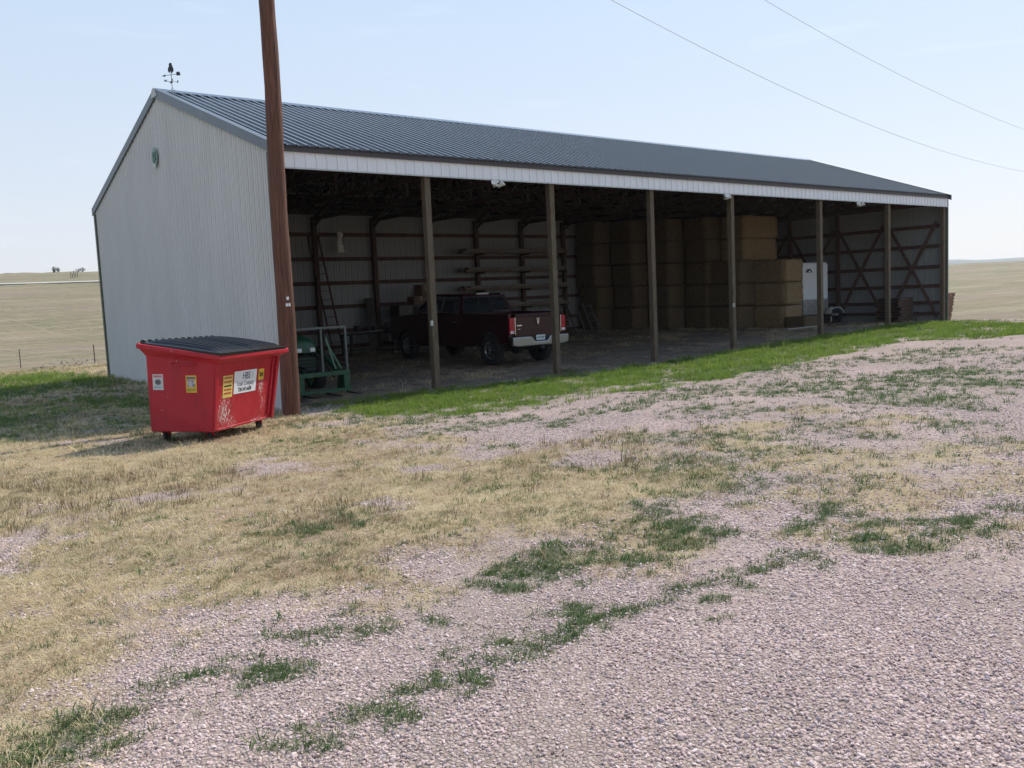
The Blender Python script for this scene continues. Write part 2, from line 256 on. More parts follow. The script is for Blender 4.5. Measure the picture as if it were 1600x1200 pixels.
GREEN += [(-5.24, -13.37, 0.12, 0.07, -50, 1.0), (-6.49, -13.51, 0.1, 0.05, -50, 0.6), (-5.71, -13.63, 0.05, 0.05, -50, 0.6), (-5.82, -13.54, 0.07, 0.04, -50, 0.6), (-5.36, -13.53, 0.08, 0.06, -50, 0.6), (-4.47, -13.48, 0.11, 0.07, -50, 0.8), (-5.96, -13.56, 0.12, 0.06, -50, 0.6), (-5.81, -13.55, 0.05, 0.04, -50, 0.8), (-6.37, -13.49, 0.08, 0.04, -50, 0.7), (-6.02, -13.5, 0.07, 0.04, -50, 0.5), (-5.07, -13.5, 0.09, 0.06, -50, 0.8), (-6.35, -13.63, 0.07, 0.06, -50, 0.9), (-4.59, -13.51, 0.08, 0.05, -50, 0.9), (-6.14, -13.41, 0.06, 0.06, -50, 1.0), (-6.35, -13.63, 0.08, 0.06, -50, 1.0), (-5.59, -13.6, 0.04, 0.04, -50, 0.6), (-5.18, -13.55, 0.08, 0.04, -50, 0.8), (-5.83, -13.66, 0.08, 0.06, -50, 0.7), (-6.28, -13.56, 0.09, 0.05, -50, 0.6), (-5.01, -13.56, 0.07, 0.06, -50, 0.7), (-6.12, -13.55, 0.09, 0.05, -50, 0.9), (-4.68, -13.44, 0.09, 0.06, -50, 0.6), (-5.75, -13.6, 0.12, 0.06, -50, 0.8), (-5.63, -13.56, 0.08, 0.04, -50, 0.9), (-5.74, -13.47, 0.09, 0.06, -50, 0.9), (-5.78, -13.44, 0.09, 0.05, -50, 0.8), (-3.96, -12.6, 0.07, 0.07, -50, 0.8), (-4.11, -12.35, 0.13, 0.08, -50, 0.9), (-3.9, -12.25, 0.11, 0.08, -50, 0.9), (-2.27, -11.9, 0.16, 0.11, -50, 0.8), (-4.05, -12.39, 0.11, 0.07, -50, 0.9), (-3.28, -12.76, 0.12, 0.07, -50, 0.7), (-3.16, -12.34, 0.09, 0.08, -50, 0.6), (-3.74, -12.39, 0.13, 0.08, -50, 0.5), (-3.8, -12.6, 0.07, 0.05, -50, 0.6), (-4.3, -12.71, 0.09, 0.06, -50, 0.8), (-4.21, -12.52, 0.08, 0.06, -50, 0.7), (-4.37, -12.52, 0.07, 0.04, -50, 0.5), (-3.78, -12.61, 0.16, 0.09, -50, 0.7), (-2.77, -12.27, 0.09, 0.06, -50, 0.8), (-2.29, -12.53, 0.13, 0.07, -50, 0.5), (-4.53, -12.39, 0.08, 0.05, -50, 0.9), (-4.04, -12.53, 0.11, 0.06, -50, 0.7), (-2.22, -12.46, 0.13, 0.07, -50, 0.7), (-4.25, -12.75, 0.08, 0.06, -50, 0.7), (-4.41, -12.36, 0.1, 0.06, -50, 0.9), (-4.71, -12.5, 0.14, 0.08, -50, 0.6), (-4.31, -12.96, 0.09, 0.05, -50, 0.7), (-3.28, -12.24, 0.1, 0.05, -50, 0.7), (-3.7, -12.55, 0.1, 0.07, -50, 0.7), (-3.05, -12.43, 0.09, 0.06, -50, 1.0), (-2.7, -12.46, 0.13, 0.09, -50, 0.8), (-3.08, -12.28, 0.13, 0.09, -50, 0.7), (-2.86, -12.58, 0.1, 0.09, -50, 0.9), (-3.31, -12.47, 0.16, 0.08, -50, 0.6), (-3.76, -12.37, 0.07, 0.06, -50, 0.8), (-2.52, -14.03, 0.15, 0.08, -50, 0.8), (-4.15, -13.47, 0.13, 0.08, -50, 0.5), (-2.61, -14.09, 0.15, 0.09, -50, 0.6), (-3.76, -13.8, 0.09, 0.06, -50, 0.6), (-2.98, -13.91, 0.06, 0.06, -50, 0.5), (-2.9, -13.72, 0.07, 0.05, -50, 0.7), (-3.23, -13.71, 0.06, 0.06, -50, 0.8), (-4.02, -13.58, 0.12, 0.07, -50, 0.8), (-3.88, -13.7, 0.11, 0.07, -50, 0.6), (-4.11, -13.77, 0.08, 0.05, -50, 0.8), (-4.22, -13.68, 0.07, 0.04, -50, 0.6), (-2.35, -13.91, 0.09, 0.08, -50, 0.9), (-4.39, -13.93, 0.07, 0.06, -50, 0.6), (-1.82, -13.82, 0.09, 0.06, -50, 0.7), (-4.08, -13.8, 0.07, 0.05, -50, 0.6), (-2.34, -13.79, 0.13, 0.07, -50, 0.8), (-3.08, -13.7, 0.07, 0.06, -50, 0.5), (-3.93, -13.91, 0.1, 0.06, -50, 0.5), (-3.23, -13.84, 0.09, 0.06, -50, 0.5), (-4.09, -13.79, 0.1, 0.05, -50, 0.6), (-3.93, -13.79, 0.06, 0.05, -50, 0.7), (-4.21, -13.69, 0.12, 0.07, -50, 0.8), (-3.36, -13.86, 0.09, 0.07, -50, 0.8), (-2.85, -14.02, 0.06, 0.05, -50, 0.5), (-6.25, -12.68, 0.07, 0.05, -50, 0.6), (-5.91, -12.56, 0.08, 0.05, -50, 1.0), (-6.19, -12.59, 0.04, 0.04, -50, 0.9), (-6.27, -12.79, 0.1, 0.07, -50, 0.7), (-6.54, -12.83, 0.1, 0.05, -50, 0.5), (-6.44, -12.77, 0.05, 0.04, -50, 0.7), (-6.39, -12.69, 0.08, 0.07, -50, 0.8), (-6.32, -12.62, 0.05, 0.05, -50, 0.8), (-5.7, -12.35, 0.05, 0.05, -50, 0.8), (-6.24, -12.56, 0.1, 0.06, -50, 1.0), (-6.5, -12.6, 0.05, 0.05, -50, 0.7), (-6.59, -12.65, 0.05, 0.05, -50, 0.5), (-6.45, -12.77, 0.07, 0.06, -50, 0.5), (-5.94, -12.67, 0.07, 0.05, -50, 0.5), (-6.35, -12.72, 0.1, 0.06, -50, 0.8), (-5.89, -12.45, 0.11, 0.07, -50, 1.0), (-1.81, -13.83, 0.13, 0.09, -50, 0.6), (-3.35, -13.61, 0.09, 0.07, -50, 0.5), (-1.87, -13.91, 0.06, 0.05, -50, 0.7), (-1.5, -14.08, 0.09, 0.06, -50, 0.7), (-2.69, -13.76, 0.14, 0.08, -50, 0.5), (-2.58, -13.98, 0.13, 0.07, -50, 0.9), (-3.47, -13.64, 0.09, 0.06, -50, 0.7), (-1.75, -14.01, 0.16, 0.1, -50, 0.6), (-1.8, -13.96, 0.1, 0.1, -50, 0.8), (-2.35, -13.77, 0.07, 0.06, -50, 0.6), (-2.58, -13.85, 0.08, 0.06, -50, 0.6), (-1.04, -14.07, 0.12, 0.09, -50, 0.6), (-1.78, -13.98, 0.06, 0.06, -50, 0.9), (-1.83, -14.2, 0.11, 0.07, -50, 0.9), (-2.01, -13.8, 0.07, 0.05, -50, 0.8), (-3.2, -13.6, 0.06, 0.05, -50, 0.7), (-2.35, -13.65, 0.17, 0.09, -50, 1.0), (-1.89, -13.76, 0.12, 0.09, -50, 0.8), (-2.12, -13.83, 0.06, 0.05, -50, 0.7), (-1.99, -13.69, 0.12, 0.06, -50, 0.6), (-6.93, -13.03, 0.11, 0.05, -50, 0.9), (-6.93, -12.89, 0.06, 0.05, -50, 0.8), (-6.92, -13.04, 0.07, 0.05, -50, 0.5), (-7.08, -12.91, 0.12, 0.06, -50, 0.8), (-7.06, -12.92, 0.09, 0.05, -50, 0.7), (-6.89, -12.93, 0.07, 0.04, -50, 0.9), (-7.2, -12.68, 0.05, 0.04, -50, 0.8), (-6.84, -12.84, 0.07, 0.05, -50, 0.8), (5.06, -10.88, 0.3, 0.15, -50, 0.6), (1.6, -8.59, 0.16, 0.14, -50, 0.6), (6.32, -8.16, 0.2, 0.19, -50, 0.7), (6.08, -10.42, 0.32, 0.19, -50, 1.0), (5.53, -6.1, 0.18, 0.17, -50, 0.6), (2.53, -8.44, 0.16, 0.15, -50, 0.9), (7.81, -8.98, 0.39, 0.2, -50, 1.0), (4.99, -9.66, 0.11, 0.1, -50, 0.6), (3.17, -8.57, 0.18, 0.16, -50, 0.7), (3.98, -9.48, 0.21, 0.15, -50, 0.8), (5.13, -9.52, 0.18, 0.1, -50, 0.9), (2.67, -9.33, 0.2, 0.12, -50, 1.0), (2.56, -9.49, 0.26, 0.15, -50, 0.8), (1.73, -9.34, 0.13, 0.13, -50, 0.7), (3.51, -7.94, 0.13, 0.12, -50, 0.7), (6.76, -10.32, 0.23, 0.21, -50, 0.7), (5.69, -10.75, 0.13, 0.13, -50, 0.6), (3.14, -9.32, 0.11, 0.09, -50, 1.0), (3.9, -8.9, 0.23, 0.12, -50, 0.8), (3.98, -9.74, 0.24, 0.17, -50, 0.8), (7.73, -9.44, 0.11, 0.11, -50, 0.9), (5.76, -8.22, 0.29, 0.21, -50, 1.0), (5.94, -9.91, 0.26, 0.19, -50, 1.0), (5.21, -11.39, 0.17, 0.12, -50, 0.6), (4.48, -10.16, 0.15, 0.14, -50, 0.7), (6.67, -10.38, 0.18, 0.1, -50, 1.0), (4.04, -10.05, 0.35, 0.18, -50, 0.5), (2.5, -8.16, 0.22, 0.16, -50, 0.9), (2.9, -6.67, 0.19, 0.17, -50, 0.6), (4.02, -9.91, 0.21, 0.14, -50, 1.0)]
def ells(E, x, y):
    t = np.zeros(x.shape)
    wx = (fbm(x*5, y*5, 81, 3)-.5); wy = (fbm(x*5, y*5, 91, 3)-.5)
    for cx, cy, a, b, an, s in E:
        c, d = math.cos(R(an)), math.sin(R(an)); k = np.abs(x-cx)+np.abs(y-cy) < 3*(a+b)
        X = x[k]+wx[k]*a*1.3-cx; Y = y[k]+wy[k]*b*1.3-cy
        a = a*1.15; q = ((X*c+Y*d)/a)**2+((-X*d+Y*c)/max(b*1.15, .06))**2
        t[k] = np.maximum(t[k], s*np.clip(1.45-q, 0, 1))
    return t
def fields(x, y):
    """cover fractions on the ground: lawn, dry, thin, weed, seed, dirt (barn floor)"""
    d = np.hypot(x-CX, y-CY)
    lawn = soft(LAWN, x, y, .3)
    dry = np.maximum(soft(DRY, x, y, .75), ((y > 9)|(x < -9)).astype(float))*(1-lawn)
    gapn = fbm(x*.9, y*.9, 3, 4)
    dry = dry*np.clip(.35+(gapn-.30)*7, .12, 1)
    thin = soft(THIN, x, y, .4)*(1-lawn)*np.clip((fbm(x*1.5, y*1.5, 23, 4)-.38)*4.5, 0.05, 1)
    weed = ells(GREEN, x, y)*np.clip((fbm(x*8, y*8, 43, 3)-.34)*5, 0, 1)
    # scattered sparse weeds over the gravel lot
    lot = ((x > -2) & (y > -13.5)).astype(float)*(1-lawn)
    weed = np.maximum(weed, lot*np.clip((fbm(x*.8, y*.8, 77, 5)-.50)*5, 0, 1)*.48)
    seed = ells(SEED, x, y)
    lawn = lawn*np.clip(1.55+y/5.2+(fbm(x*1.3, y*1.3, 31, 5)-.5)*2.6, .22, 1)
    shade_green = sstep(.3, -1.2, x)*sstep(-1.6, .4, y)*(d < 60)  # grass left of the gable: greener, and coloured darker to deepen the barn's shadow
    ln_ = shade_green*np.clip(.62+(fbm(x*.7, y*.7, 37, 4)-.45)*2.0, .2, 1)*sstep(22, 14, y)
    lawn = np.maximum(lawn, ln_*.9)
    weed = np.maximum(weed, ln_*.42)
    dry = dry*(1-.75*lawn)
    dirt = ((x > 0) & (x < 28.25) & (y > -.25+(fbm(x*1.2, y*0+3, 9, 3)-.5)*.9) & (y < 12.16)).astype(float)
    for a in (lawn, dry, thin, weed, seed): a *= (1-dirt*(y > .45))
    return lawn, dry, thin, weed, seed, dirt, d

# ------------------------------------------------------------------ ground sheet
def axis(a, b, st, far, g=1.09):
    m_ = list(np.arange(a, b+1e-6, st)); s = st; lo = [a]; hi = [m_[-1]]
    while lo[-1] > -far: s *= g; lo.append(lo[-1]-s)
    s = st
    while hi[-1] < far: s *= g; hi.append(hi[-1]+s)
    return np.array(lo[:0:-1]+m_+hi[1:])
gx = axis(-16, 34, .125, 7000, 1.07); gy = axis(-20, 14, .125, 7000, 1.07)
XX, YY = np.meshgrid(gx, gy)
ZZ = G(XX, YY)
lawn, dry, thin, weed, seed, dirt, dd = fields(XX.ravel(), YY.ravel())
nearw = (dd < 45)
bump = (fbm(XX*.55, YY*.55, 2, 4)-.5)*.10+(fbm(XX*2.7, YY*2.7, 12, 3)-.5)*.035
bump = bump*np.where(dd.reshape(XX.shape) < 60, 1, 1+np.minimum(dd.reshape(XX.shape)/60, 8)) * (1-.75*dirt.reshape(XX.shape))
ZZ = ZZ+bump
def ground_z(x, y):
    x = np.asarray(x, float); y = np.asarray(y, float)
    i = np.clip(np.searchsorted(gx, x)-1, 0, len(gx)-2); j = np.clip(np.searchsorted(gy, y)-1, 0, len(gy)-2)
    u = (x-gx[i])/(gx[i+1]-gx[i]); v = (y-gy[j])/(gy[j+1]-gy[j])
    return ZZ[j, i]*(1-u)*(1-v)+ZZ[j, i+1]*u*(1-v)+ZZ[j+1, i]*(1-u)*v+ZZ[j+1, i+1]*u*v
def gz(x, y): return float(ground_z(x, y))
nx_, ny_ = len(gx), len(gy)
me = bpy.data.meshes.new('ground')
vv = np.stack([XX.ravel(), YY.ravel(), ZZ.ravel()], 1).astype(np.float32)
me.vertices.add(len(vv)); me.vertices.foreach_set('co', vv.ravel())
idx = np.arange(nx_*ny_).reshape(ny_, nx_)
q = np.stack([idx[:-1, :-1], idx[:-1, 1:], idx[1:, 1:], idx[1:, :-1]], -1).reshape(-1, 4)
me.loops.add(q.size); me.loops.foreach_set('vertex_index', q.ravel().astype(np.int32))
me.polygons.add(len(q)); me.polygons.foreach_set('loop_start', (np.arange(len(q))*4).astype(np.int32))
me.update(calc_edges=True)
me.polygons.foreach_set('use_smooth', np.ones(len(q), bool))
field = np.clip((dd-36)/14, 0, 1)
for nme, a in (('lawn', lawn), ('dry', dry), ('thin', thin), ('weed', weed), ('dirt', dirt), ('field', field)):
    at_ = me.attributes.new(nme, 'FLOAT', 'POINT'); at_.data.foreach_set('value', a.ravel().astype(np.float32))

def ground_mat():
    mt = bpy.data.materials.new('ground_cover'); mt.use_nodes = True; t = mt.node_tree; b = t.nodes['Principled BSDF']
    b.inputs['Roughness'].default_value = .95; b.inputs['Specular IOR Level'].default_value = .15
    co = N(t, 'ShaderNodeTexCoord'); P = co.outputs['Object']
    def attr(n):
        a = N(t, 'ShaderNodeAttribute'); a.attribute_name = n; return a.outputs['Fac']
    def noise(sc, de=5, ro=.6, stretch=None):
        n = N(t, 'ShaderNodeTexNoise'); n.inputs['Scale'].default_value = sc; n.inputs['Detail'].default_value = de; n.inputs['Roughness'].default_value = ro
        if stretch:
            mm = N(t, 'ShaderNodeMapping'); mm.inputs['Scale'].default_value = stretch; t.links.new(P, mm.inputs[0]); t.links.new(mm.outputs[0], n.inputs[0])
        else: t.links.new(P, n.inputs[0])
        return n.outputs[0]
    def mapr(v, a, b_, c=0., d=1.):
        n = N(t, 'ShaderNodeMapRange'); t.links.new(v, n.inputs[0])
        for k, x in zip(('From Min', 'From Max', 'To Min', 'To Max'), (a, b_, c, d)): n.inputs[k].default_value = x
        return n.outputs[0]
    def mixc(f, a, b_, bt='MIX'):
        n = N(t, 'ShaderNodeMixRGB'); n.blend_type = bt
        for i, x in enumerate((f, a, b_)):
            if isinstance(x, (tuple, float, int)):
                n.inputs[i].default_value = x if i == 0 else (*x, 1)
            else: t.links.new(x, n.inputs[i])
        return n.outputs[0]
    def mth(op, a, b_=0.):
        n = N(t, 'ShaderNodeMath'); n.operation = op
        for i, x in enumerate((a, b_)):
            if isinstance(x, (float, int)): n.inputs[i].default_value = x
            else: t.links.new(x, n.inputs[i])
        return n.outputs[0]
    # crushed stone: pinkish grey chips
    vo = N(t, 'ShaderNodeTexVoronoi'); vo.inputs['Scale'].default_value = 46; t.links.new(P, vo.inputs['Vector'])
    hs = N(t, 'ShaderNodeSeparateColor'); t.links.new(vo.outputs['Color'], hs.inputs[0])
    vd = N(t, 'ShaderNodeTexVoronoi'); vd.feature = 'DISTANCE_TO_EDGE'; vd.inputs['Scale'].default_value = 46; t.links.new(P, vd.inputs['Vector'])
    g1 = mixc(mapr(hs.outputs[0], 0, 1), (.31, .225, .20), (.58, .455, .415))
    g1 = mixc(mapr(noise(.9, 6), .38, .62), g1, (.42, .335, .31), 'MULTIPLY') if False else g1
    g1 = mixc(mapr(noise(.55, 6), .35, .68, 0, .62), g1, (.29, .235, .195))
    g1 = mixc(mapr(vd.outputs[0], .0, .12, .55, 0.), g1, (.10, .08, .07))
    # straw and thatch
    d1 = mixc(mapr(noise(38, 6, .7), .3, .7), (.26, .205, .12), (.50, .405, .255))
    d1 = mixc(mapr(noise(2.3, 5), .4, .62, 0, .55), d1, (.29, .20, .14))
    # lawn soil with green in it
    l1 = mixc(mapr(noise(30, 5), .3, .7), (.055, .075, .02), (.12, .17, .04))
    # dirt floor under the roof
    f1 = mixc(mapr(noise(1.6, 7, .65), .3, .7), (.13, .10, .08), (.25, .20, .165))
    f1 = mixc(mapr(noise(14, 6, .7), .52, .70, 0, .6), f1, (.30, .25, .15))
    # open prairie beyond the yard
    p1 = mixc(mapr(noise(.02, 8, .62, (1, 1, 1)), .38, .62), (.14, .12, .07), (.22, .18, .115))
    p1 = mixc(mapr(noise(.035, 8, .7), .44, .62, 0, .8), p1, (.13, .13, .07))
    p1 = mixc(mapr(noise(.6, 6, .7), .35, .7, 0, .55), p1, (.33, .27, .17))
    p1 = mixc(mapr(noise(1.7, 6, .8, (1, 1, 1)), .50, .66, 0, .6), p1, (.10, .10, .05))
    p1 = mixc(mapr(noise(.012, 6, .6, (1, 2.5, 1)), .50, .64, 0, .7), p1, (.23, .17, .135))
    p1 = mixc(mapr(noise(.05, 7, .7, (.6, 3, 1)), .5, .62, 0, .6), p1, (.30, .25, .17))
    br = noise(22, 6, .75)
    def sharp(a, w=.5): # break the painted cover up into blades and tufts
        return mapr(mth('ADD', a, mth('MULTIPLY', mth('SUBTRACT', br, .5), 1.6)), .5-w/2, .5+w/2)
    c = mixc(sharp(mth('MULTIPLY', attr('thin'), .75)), g1, d1)
    c = mixc(sharp(attr('dry')), c, d1)
    c = mixc(mth('MULTIPLY', sharp(attr('weed')), .35), c, (.10, .13, .05))
    c = mixc(sharp(attr('lawn')), c, l1)
    c = mixc(attr('dirt'), c, f1)
    c = mixc(attr('field'), c, p1)
    t.links.new(c, b.inputs['Base Color'])
    h = mth('ADD', mth('MULTIPLY', mapr(vd.outputs[0], 0, .25), .6), mth('MULTIPLY', noise(60, 4), .8))
    bp = N(t, 'ShaderNodeBump'); bp.inputs['Strength'].default_value = .8; bp.inputs['Distance'].default_value = .012
    t.links.new(h, bp.inputs['Height']); t.links.new(bp.outputs[0], b.inputs['Normal'])
    return mt
me.materials.append(ground_mat())
ground = put('ground', me); tag(ground, 'gravel yard and dry prairie running out to the horizon', kind='structure')

# ------------------------------------------------------------------ scatter (stones and grass) on the ground
def scatter(name, protos, xs, ys, scl, pick, seed, kind_label, tilt=.25, zoff=0.):
    n = len(xs); rg = np.random.default_rng(seed)
    me = bpy.data.meshes.new(name); me.vertices.add(n)
    zs = ground_z(xs, ys)+zoff
    me.vertices.foreach_set('co', np.stack([xs, ys, zs], 1).astype(np.float32).ravel())
    rot = np.stack([rg.normal(0, tilt, n), rg.normal(0, tilt, n), rg.uniform(0, 6.283, n)], 1).astype(np.float32)
    a = me.attributes.new('rot', 'FLOAT_VECTOR', 'POINT'); a.data.foreach_set('vector', rot.ravel())
    a = me.attributes.new('scl', 'FLOAT', 'POINT'); a.data.foreach_set('value', scl.astype(np.float32))
    a = me.attributes.new('pick', 'INT', 'POINT'); a.data.foreach_set('value', pick.astype(np.int32))
    o = put(name, me); tag(o, kind_label, kind='stuff')
    ng = bpy.data.node_groups.new(name, 'GeometryNodeTree')
    ng.interface.new_socket('Geometry', in_out='INPUT', socket_type='NodeSocketGeometry'); ng.interface.new_socket('Geometry', in_out='OUTPUT', socket_type='NodeSocketGeometry')
    gi = ng.nodes.new('NodeGroupInput'); go = ng.nodes.new('NodeGroupOutput')
    ip = ng.nodes.new('GeometryNodeInstanceOnPoints'); jn = ng.nodes.new('GeometryNodeGeometryToInstance')
    for p in reversed(protos):
        oi = ng.nodes.new('GeometryNodeObjectInfo'); oi.inputs['Object'].default_value = p
        ng.links.new(oi.outputs['Geometry'], jn.inputs[0])
    def na(t, nm):
        k = ng.nodes.new('GeometryNodeInputNamedAttribute'); k.data_type = t; k.inputs['Name'].default_value = nm; return k.outputs['Attribute']
    ng.links.new(gi.outputs[0], ip.inputs['Points']); ng.links.new(jn.outputs[0], ip.inputs['Instance'])
    ip.inputs['Pick Instance'].default_value = True
    ng.links.new(na('INT', 'pick'), ip.inputs['Instance Index'])
    ng.links.new(na('FLOAT', 'scl'), ip.inputs['Scale'])
    er = ng.nodes.new('FunctionNodeEulerToRotation'); ng.links.new(na('FLOAT_VECTOR', 'rot'), er.inputs[0]); ng.links.new(er.outputs[0], ip.inputs['Rotation'])
    ng.links.new(ip.outputs[0], go.inputs[0])
    md = o.modifiers.new('scatter', 'NODES'); md.node_group = ng
    return o
def leafmat(name, ca, cb, trans=.35, rough=.7):
    mt = bpy.data.materials.new(name); mt.use_nodes = True; t = mt.node_tree; b = t.nodes['Principled BSDF']
    b.inputs['Roughness'].default_value = rough; b.inputs['Specular IOR Level'].default_value = .25
    oi = N(t, 'ShaderNodeObjectInfo'); mx = N(t, 'ShaderNodeMixRGB'); t.links.new(oi.outputs['Random'], mx.inputs[0])
    mx.inputs[1].default_value = (*ca, 1); mx.inputs[2].default_value = (*cb, 1)
    t.links.new(mx.outputs[0], b.inputs['Base Color'])
    tl = N(t, 'ShaderNodeBsdfTranslucent'); t.links.new(mx.outputs[0], tl.inputs[0])
    ms = N(t, 'ShaderNodeMixShader'); ms.inputs[0].default_value = trans
    t.links.new(b.outputs[0], ms.inputs[1]); t.links.new(tl.outputs[0], ms.inputs[2]); t.links.new(ms.outputs[0], t.nodes['Material Output'].inputs[0])
    return mt
def tuft(name, n, h, spread, w, mat, lean=.5, curl=.5, segs=3, flat=False):
    mb = MB()
    for i in range(n):
        a = rnd.uniform(0, 2*PI); r0 = spread*math.sqrt(rnd.random()); H = h*rnd.uniform(.5, 1.15); ln = lean*rnd.uniform(.2, 1.2)
        b0 = Vector((r0*math.cos(a), r0*math.sin(a), -.005)); d = rnd.uniform(0, 2*PI) if rnd.random() < .4 else a
        dv = Vector((math.cos(d), math.sin(d), 0)); sd = Vector((-dv.y, dv.x, 0)); th = ln; p = b0; vs = []
        for k in range(segs+1):
            ww = w*(1-(k/segs)**1.5)*.5+.0004
            vs += [p-sd*ww, p+sd*ww]; st = H/segs
            dirv = dv*math.sin(th)+Vector((0, 0, 1))*math.cos(th); p = p+dirv*st; th += curl*rnd.uniform(.3, 1.3)
            if flat: p.z = min(max(p.z, .003), .03)
        mb.add(vs, [(2*k, 2*k+1, 2*k+3, 2*k+2) for k in range(segs)], True)
    me = mb.mesh(name, mat)
    return bpy.data.objects.new(name, me)      # kept out of the scene: only the source of the instances
def stone(name, mat, sd):
    bm = bmesh.new(); bmesh.ops.create_icosphere(bm, subdivisions=1, radius=.5)
    rr = random.Random(sd); sx, sy, sz = rr.uniform(.8, 1.3), rr.uniform(.6, 1), rr.uniform(.45, .75)
    for v in bm.verts:
        v.co *= rr.uniform(.72, 1.12); v.co.x *= sx; v.co.y *= sy; v.co.z *= sz
    me = bpy.data.meshes.new(name); bm.to_mesh(me); bm.free(); me.materials.append(mat)
    return bpy.data.objects.new(name, me)
def stonemat():
    mt = bpy.data.materials.new('gravel_stone'); mt.use_nodes = True; t = mt.node_tree; b = t.nodes['Principled BSDF']
    b.inputs['Roughness'].default_value = .85; b.inputs['Specular IOR Level'].default_value = .3
    oi = N(t, 'ShaderNodeObjectInfo'); cr = N(t, 'ShaderNodeValToRGB'); e = cr.color_ramp.elements
    e[0].position = 0; e[0].color = (.28, .195, .175, 1); e[1].position = 1; e[1].color = (.70, .575, .53, 1)
    for p, c in ((.10, (.34, .28, .28)), (.25, (.50, .372, .345)), (.6, (.58, .435, .40)), (.85, (.63, .49, .455))):
        k = e.new(p); k.color = (*c, 1)
    t.links.new(oi.outputs['Random'], cr.inputs[0])
    co = N(t, 'ShaderNodeTexCoord'); nz = N(t, 'ShaderNodeTexNoise'); nz.inputs['Scale'].default_value = 3; t.links.new(co.outputs['Object'], nz.inputs[0])
    mx = N(t, 'ShaderNodeMixRGB'); mx.blend_type = 'MULTIPLY'; mx.inputs[0].default_value = .5
    t.links.new(cr.outputs[0], mx.inputs[1]); t.links.new(nz.outputs[0], mx.inputs[2])
    t.links.new(cr.outputs[0], b.inputs['Base Color']); return mt
rg = np.random.default_rng(11)
def wedge(n, r0, r1, half=46, p=1.0):
    r = np.sqrt(rg.uniform(r0*r0, r1*r1, n)); a = np.radians(39.25+rg.uniform(-half, half, n))
    return CX+r*np.sin(a), CY+r*np.cos(a), r
SM = stonemat(); stones = [stone('gravel_chip', SM, k) for k in range(6)]
def do_stones():
    X = []; Y = []; Sz = []
    for r0, r1, dens, s in ((1.6, 5, 3100, .0150), (5, 8, 1700, .0175), (8, 13, 650, .021), (13, 22, 110, .026)):
        area = .5*(r1*r1-r0*r0)*R(92); n = int(area*dens); x, y, r = wedge(n, r0, r1)
        lw, dr, th, we, se, di, d = fields(x, y)
        keep = rg.random(n) < np.clip(1-.93*dr-.35*th-.9*lw-.55*np.clip(we, 0, 1), 0, 1)*(di < .5)*np.clip(.55+(fbm((x*.77+y*.63)*.35, (x*-.63+y*.77)*1.5, 201, 4)-.42)*4, .28, 1)
        x, y = x[keep], y[keep]; X.append(x); Y.append(y)
        Sz.append(s*np.exp(rg.normal(0, .26, len(x)))*np.where(rg.random(len(x)) < .006, 1.6, 1))
    X = np.concatenate(X); Y = np.concatenate(Y); Sz = np.concatenate(Sz)
    scatter('gravel', stones, X, Y, Sz, rg.integers(0, 6, len(X)), 3, 'pinkish grey crushed stone spread over the yard', tilt=.5, zoff=.002)
    return len(X)
n_stone = do_stones()
DRYA = leafmat('dry_blade', (.48, .385, .215), (.70, .57, .36), .25)
DRYB = leafmat('dry_blade_brown', (.33, .22, .135), (.48, .35, .22), .25)
GRN = leafmat('lawn_blade', (.09, .17, .02), (.23, .31, .055), .5)
WEED = leafmat('weed_blade', (.045, .10, .028), (.10, .17, .05), .35)
SEEDM = leafmat('seed_head', (.13, .085, .055), (.24, .17, .10), .15)
P_dry = [tuft('dry_tuft', 22, .050, .06, .0020, DRYA, 1.0, .6), tuft('dry_tuft', 20, .040, .07, .0020, DRYB, 1.1, .5), tuft('straw_litter', 18, .075, .08, .0020, DRYA, 1.4, .25, 2, True), tuft('dry_tuft', 20, .045, .06, .0021, leafmat('olive_blade', (.17, .165, .07), (.32, .29, .14), .3), .9, .5)]
P_lawn = [tuft('lawn_tuft', 18, .11, .07, .006, GRN, .45, .45), tuft('lawn_tuft', 16, .08, .07, .005, GRN, .7, .5)]
P_weed = [tuft('weed_tuft', 24, .050, .05, .0042, WEED, .9, .5), tuft('weed_tuft', 18, .038, .05, .005, WEED, 1.2, .3), tuft('weed_tuft', 20, .050, .04, .0032, leafmat('weed_blade_light', (.09, .13, .05), (.17, .20, .09), .3), .6, .5)]
P_seed = [tuft('seed_tuft', 10, .085, .05, .0035, SEEDM, .35, .2), tuft('seed_tuft', 9, .09, .05, .004, leafmat('seed_stem', (.20, .18, .09), (.32, .26, .15), .2), .5, .3)]
counts = {}
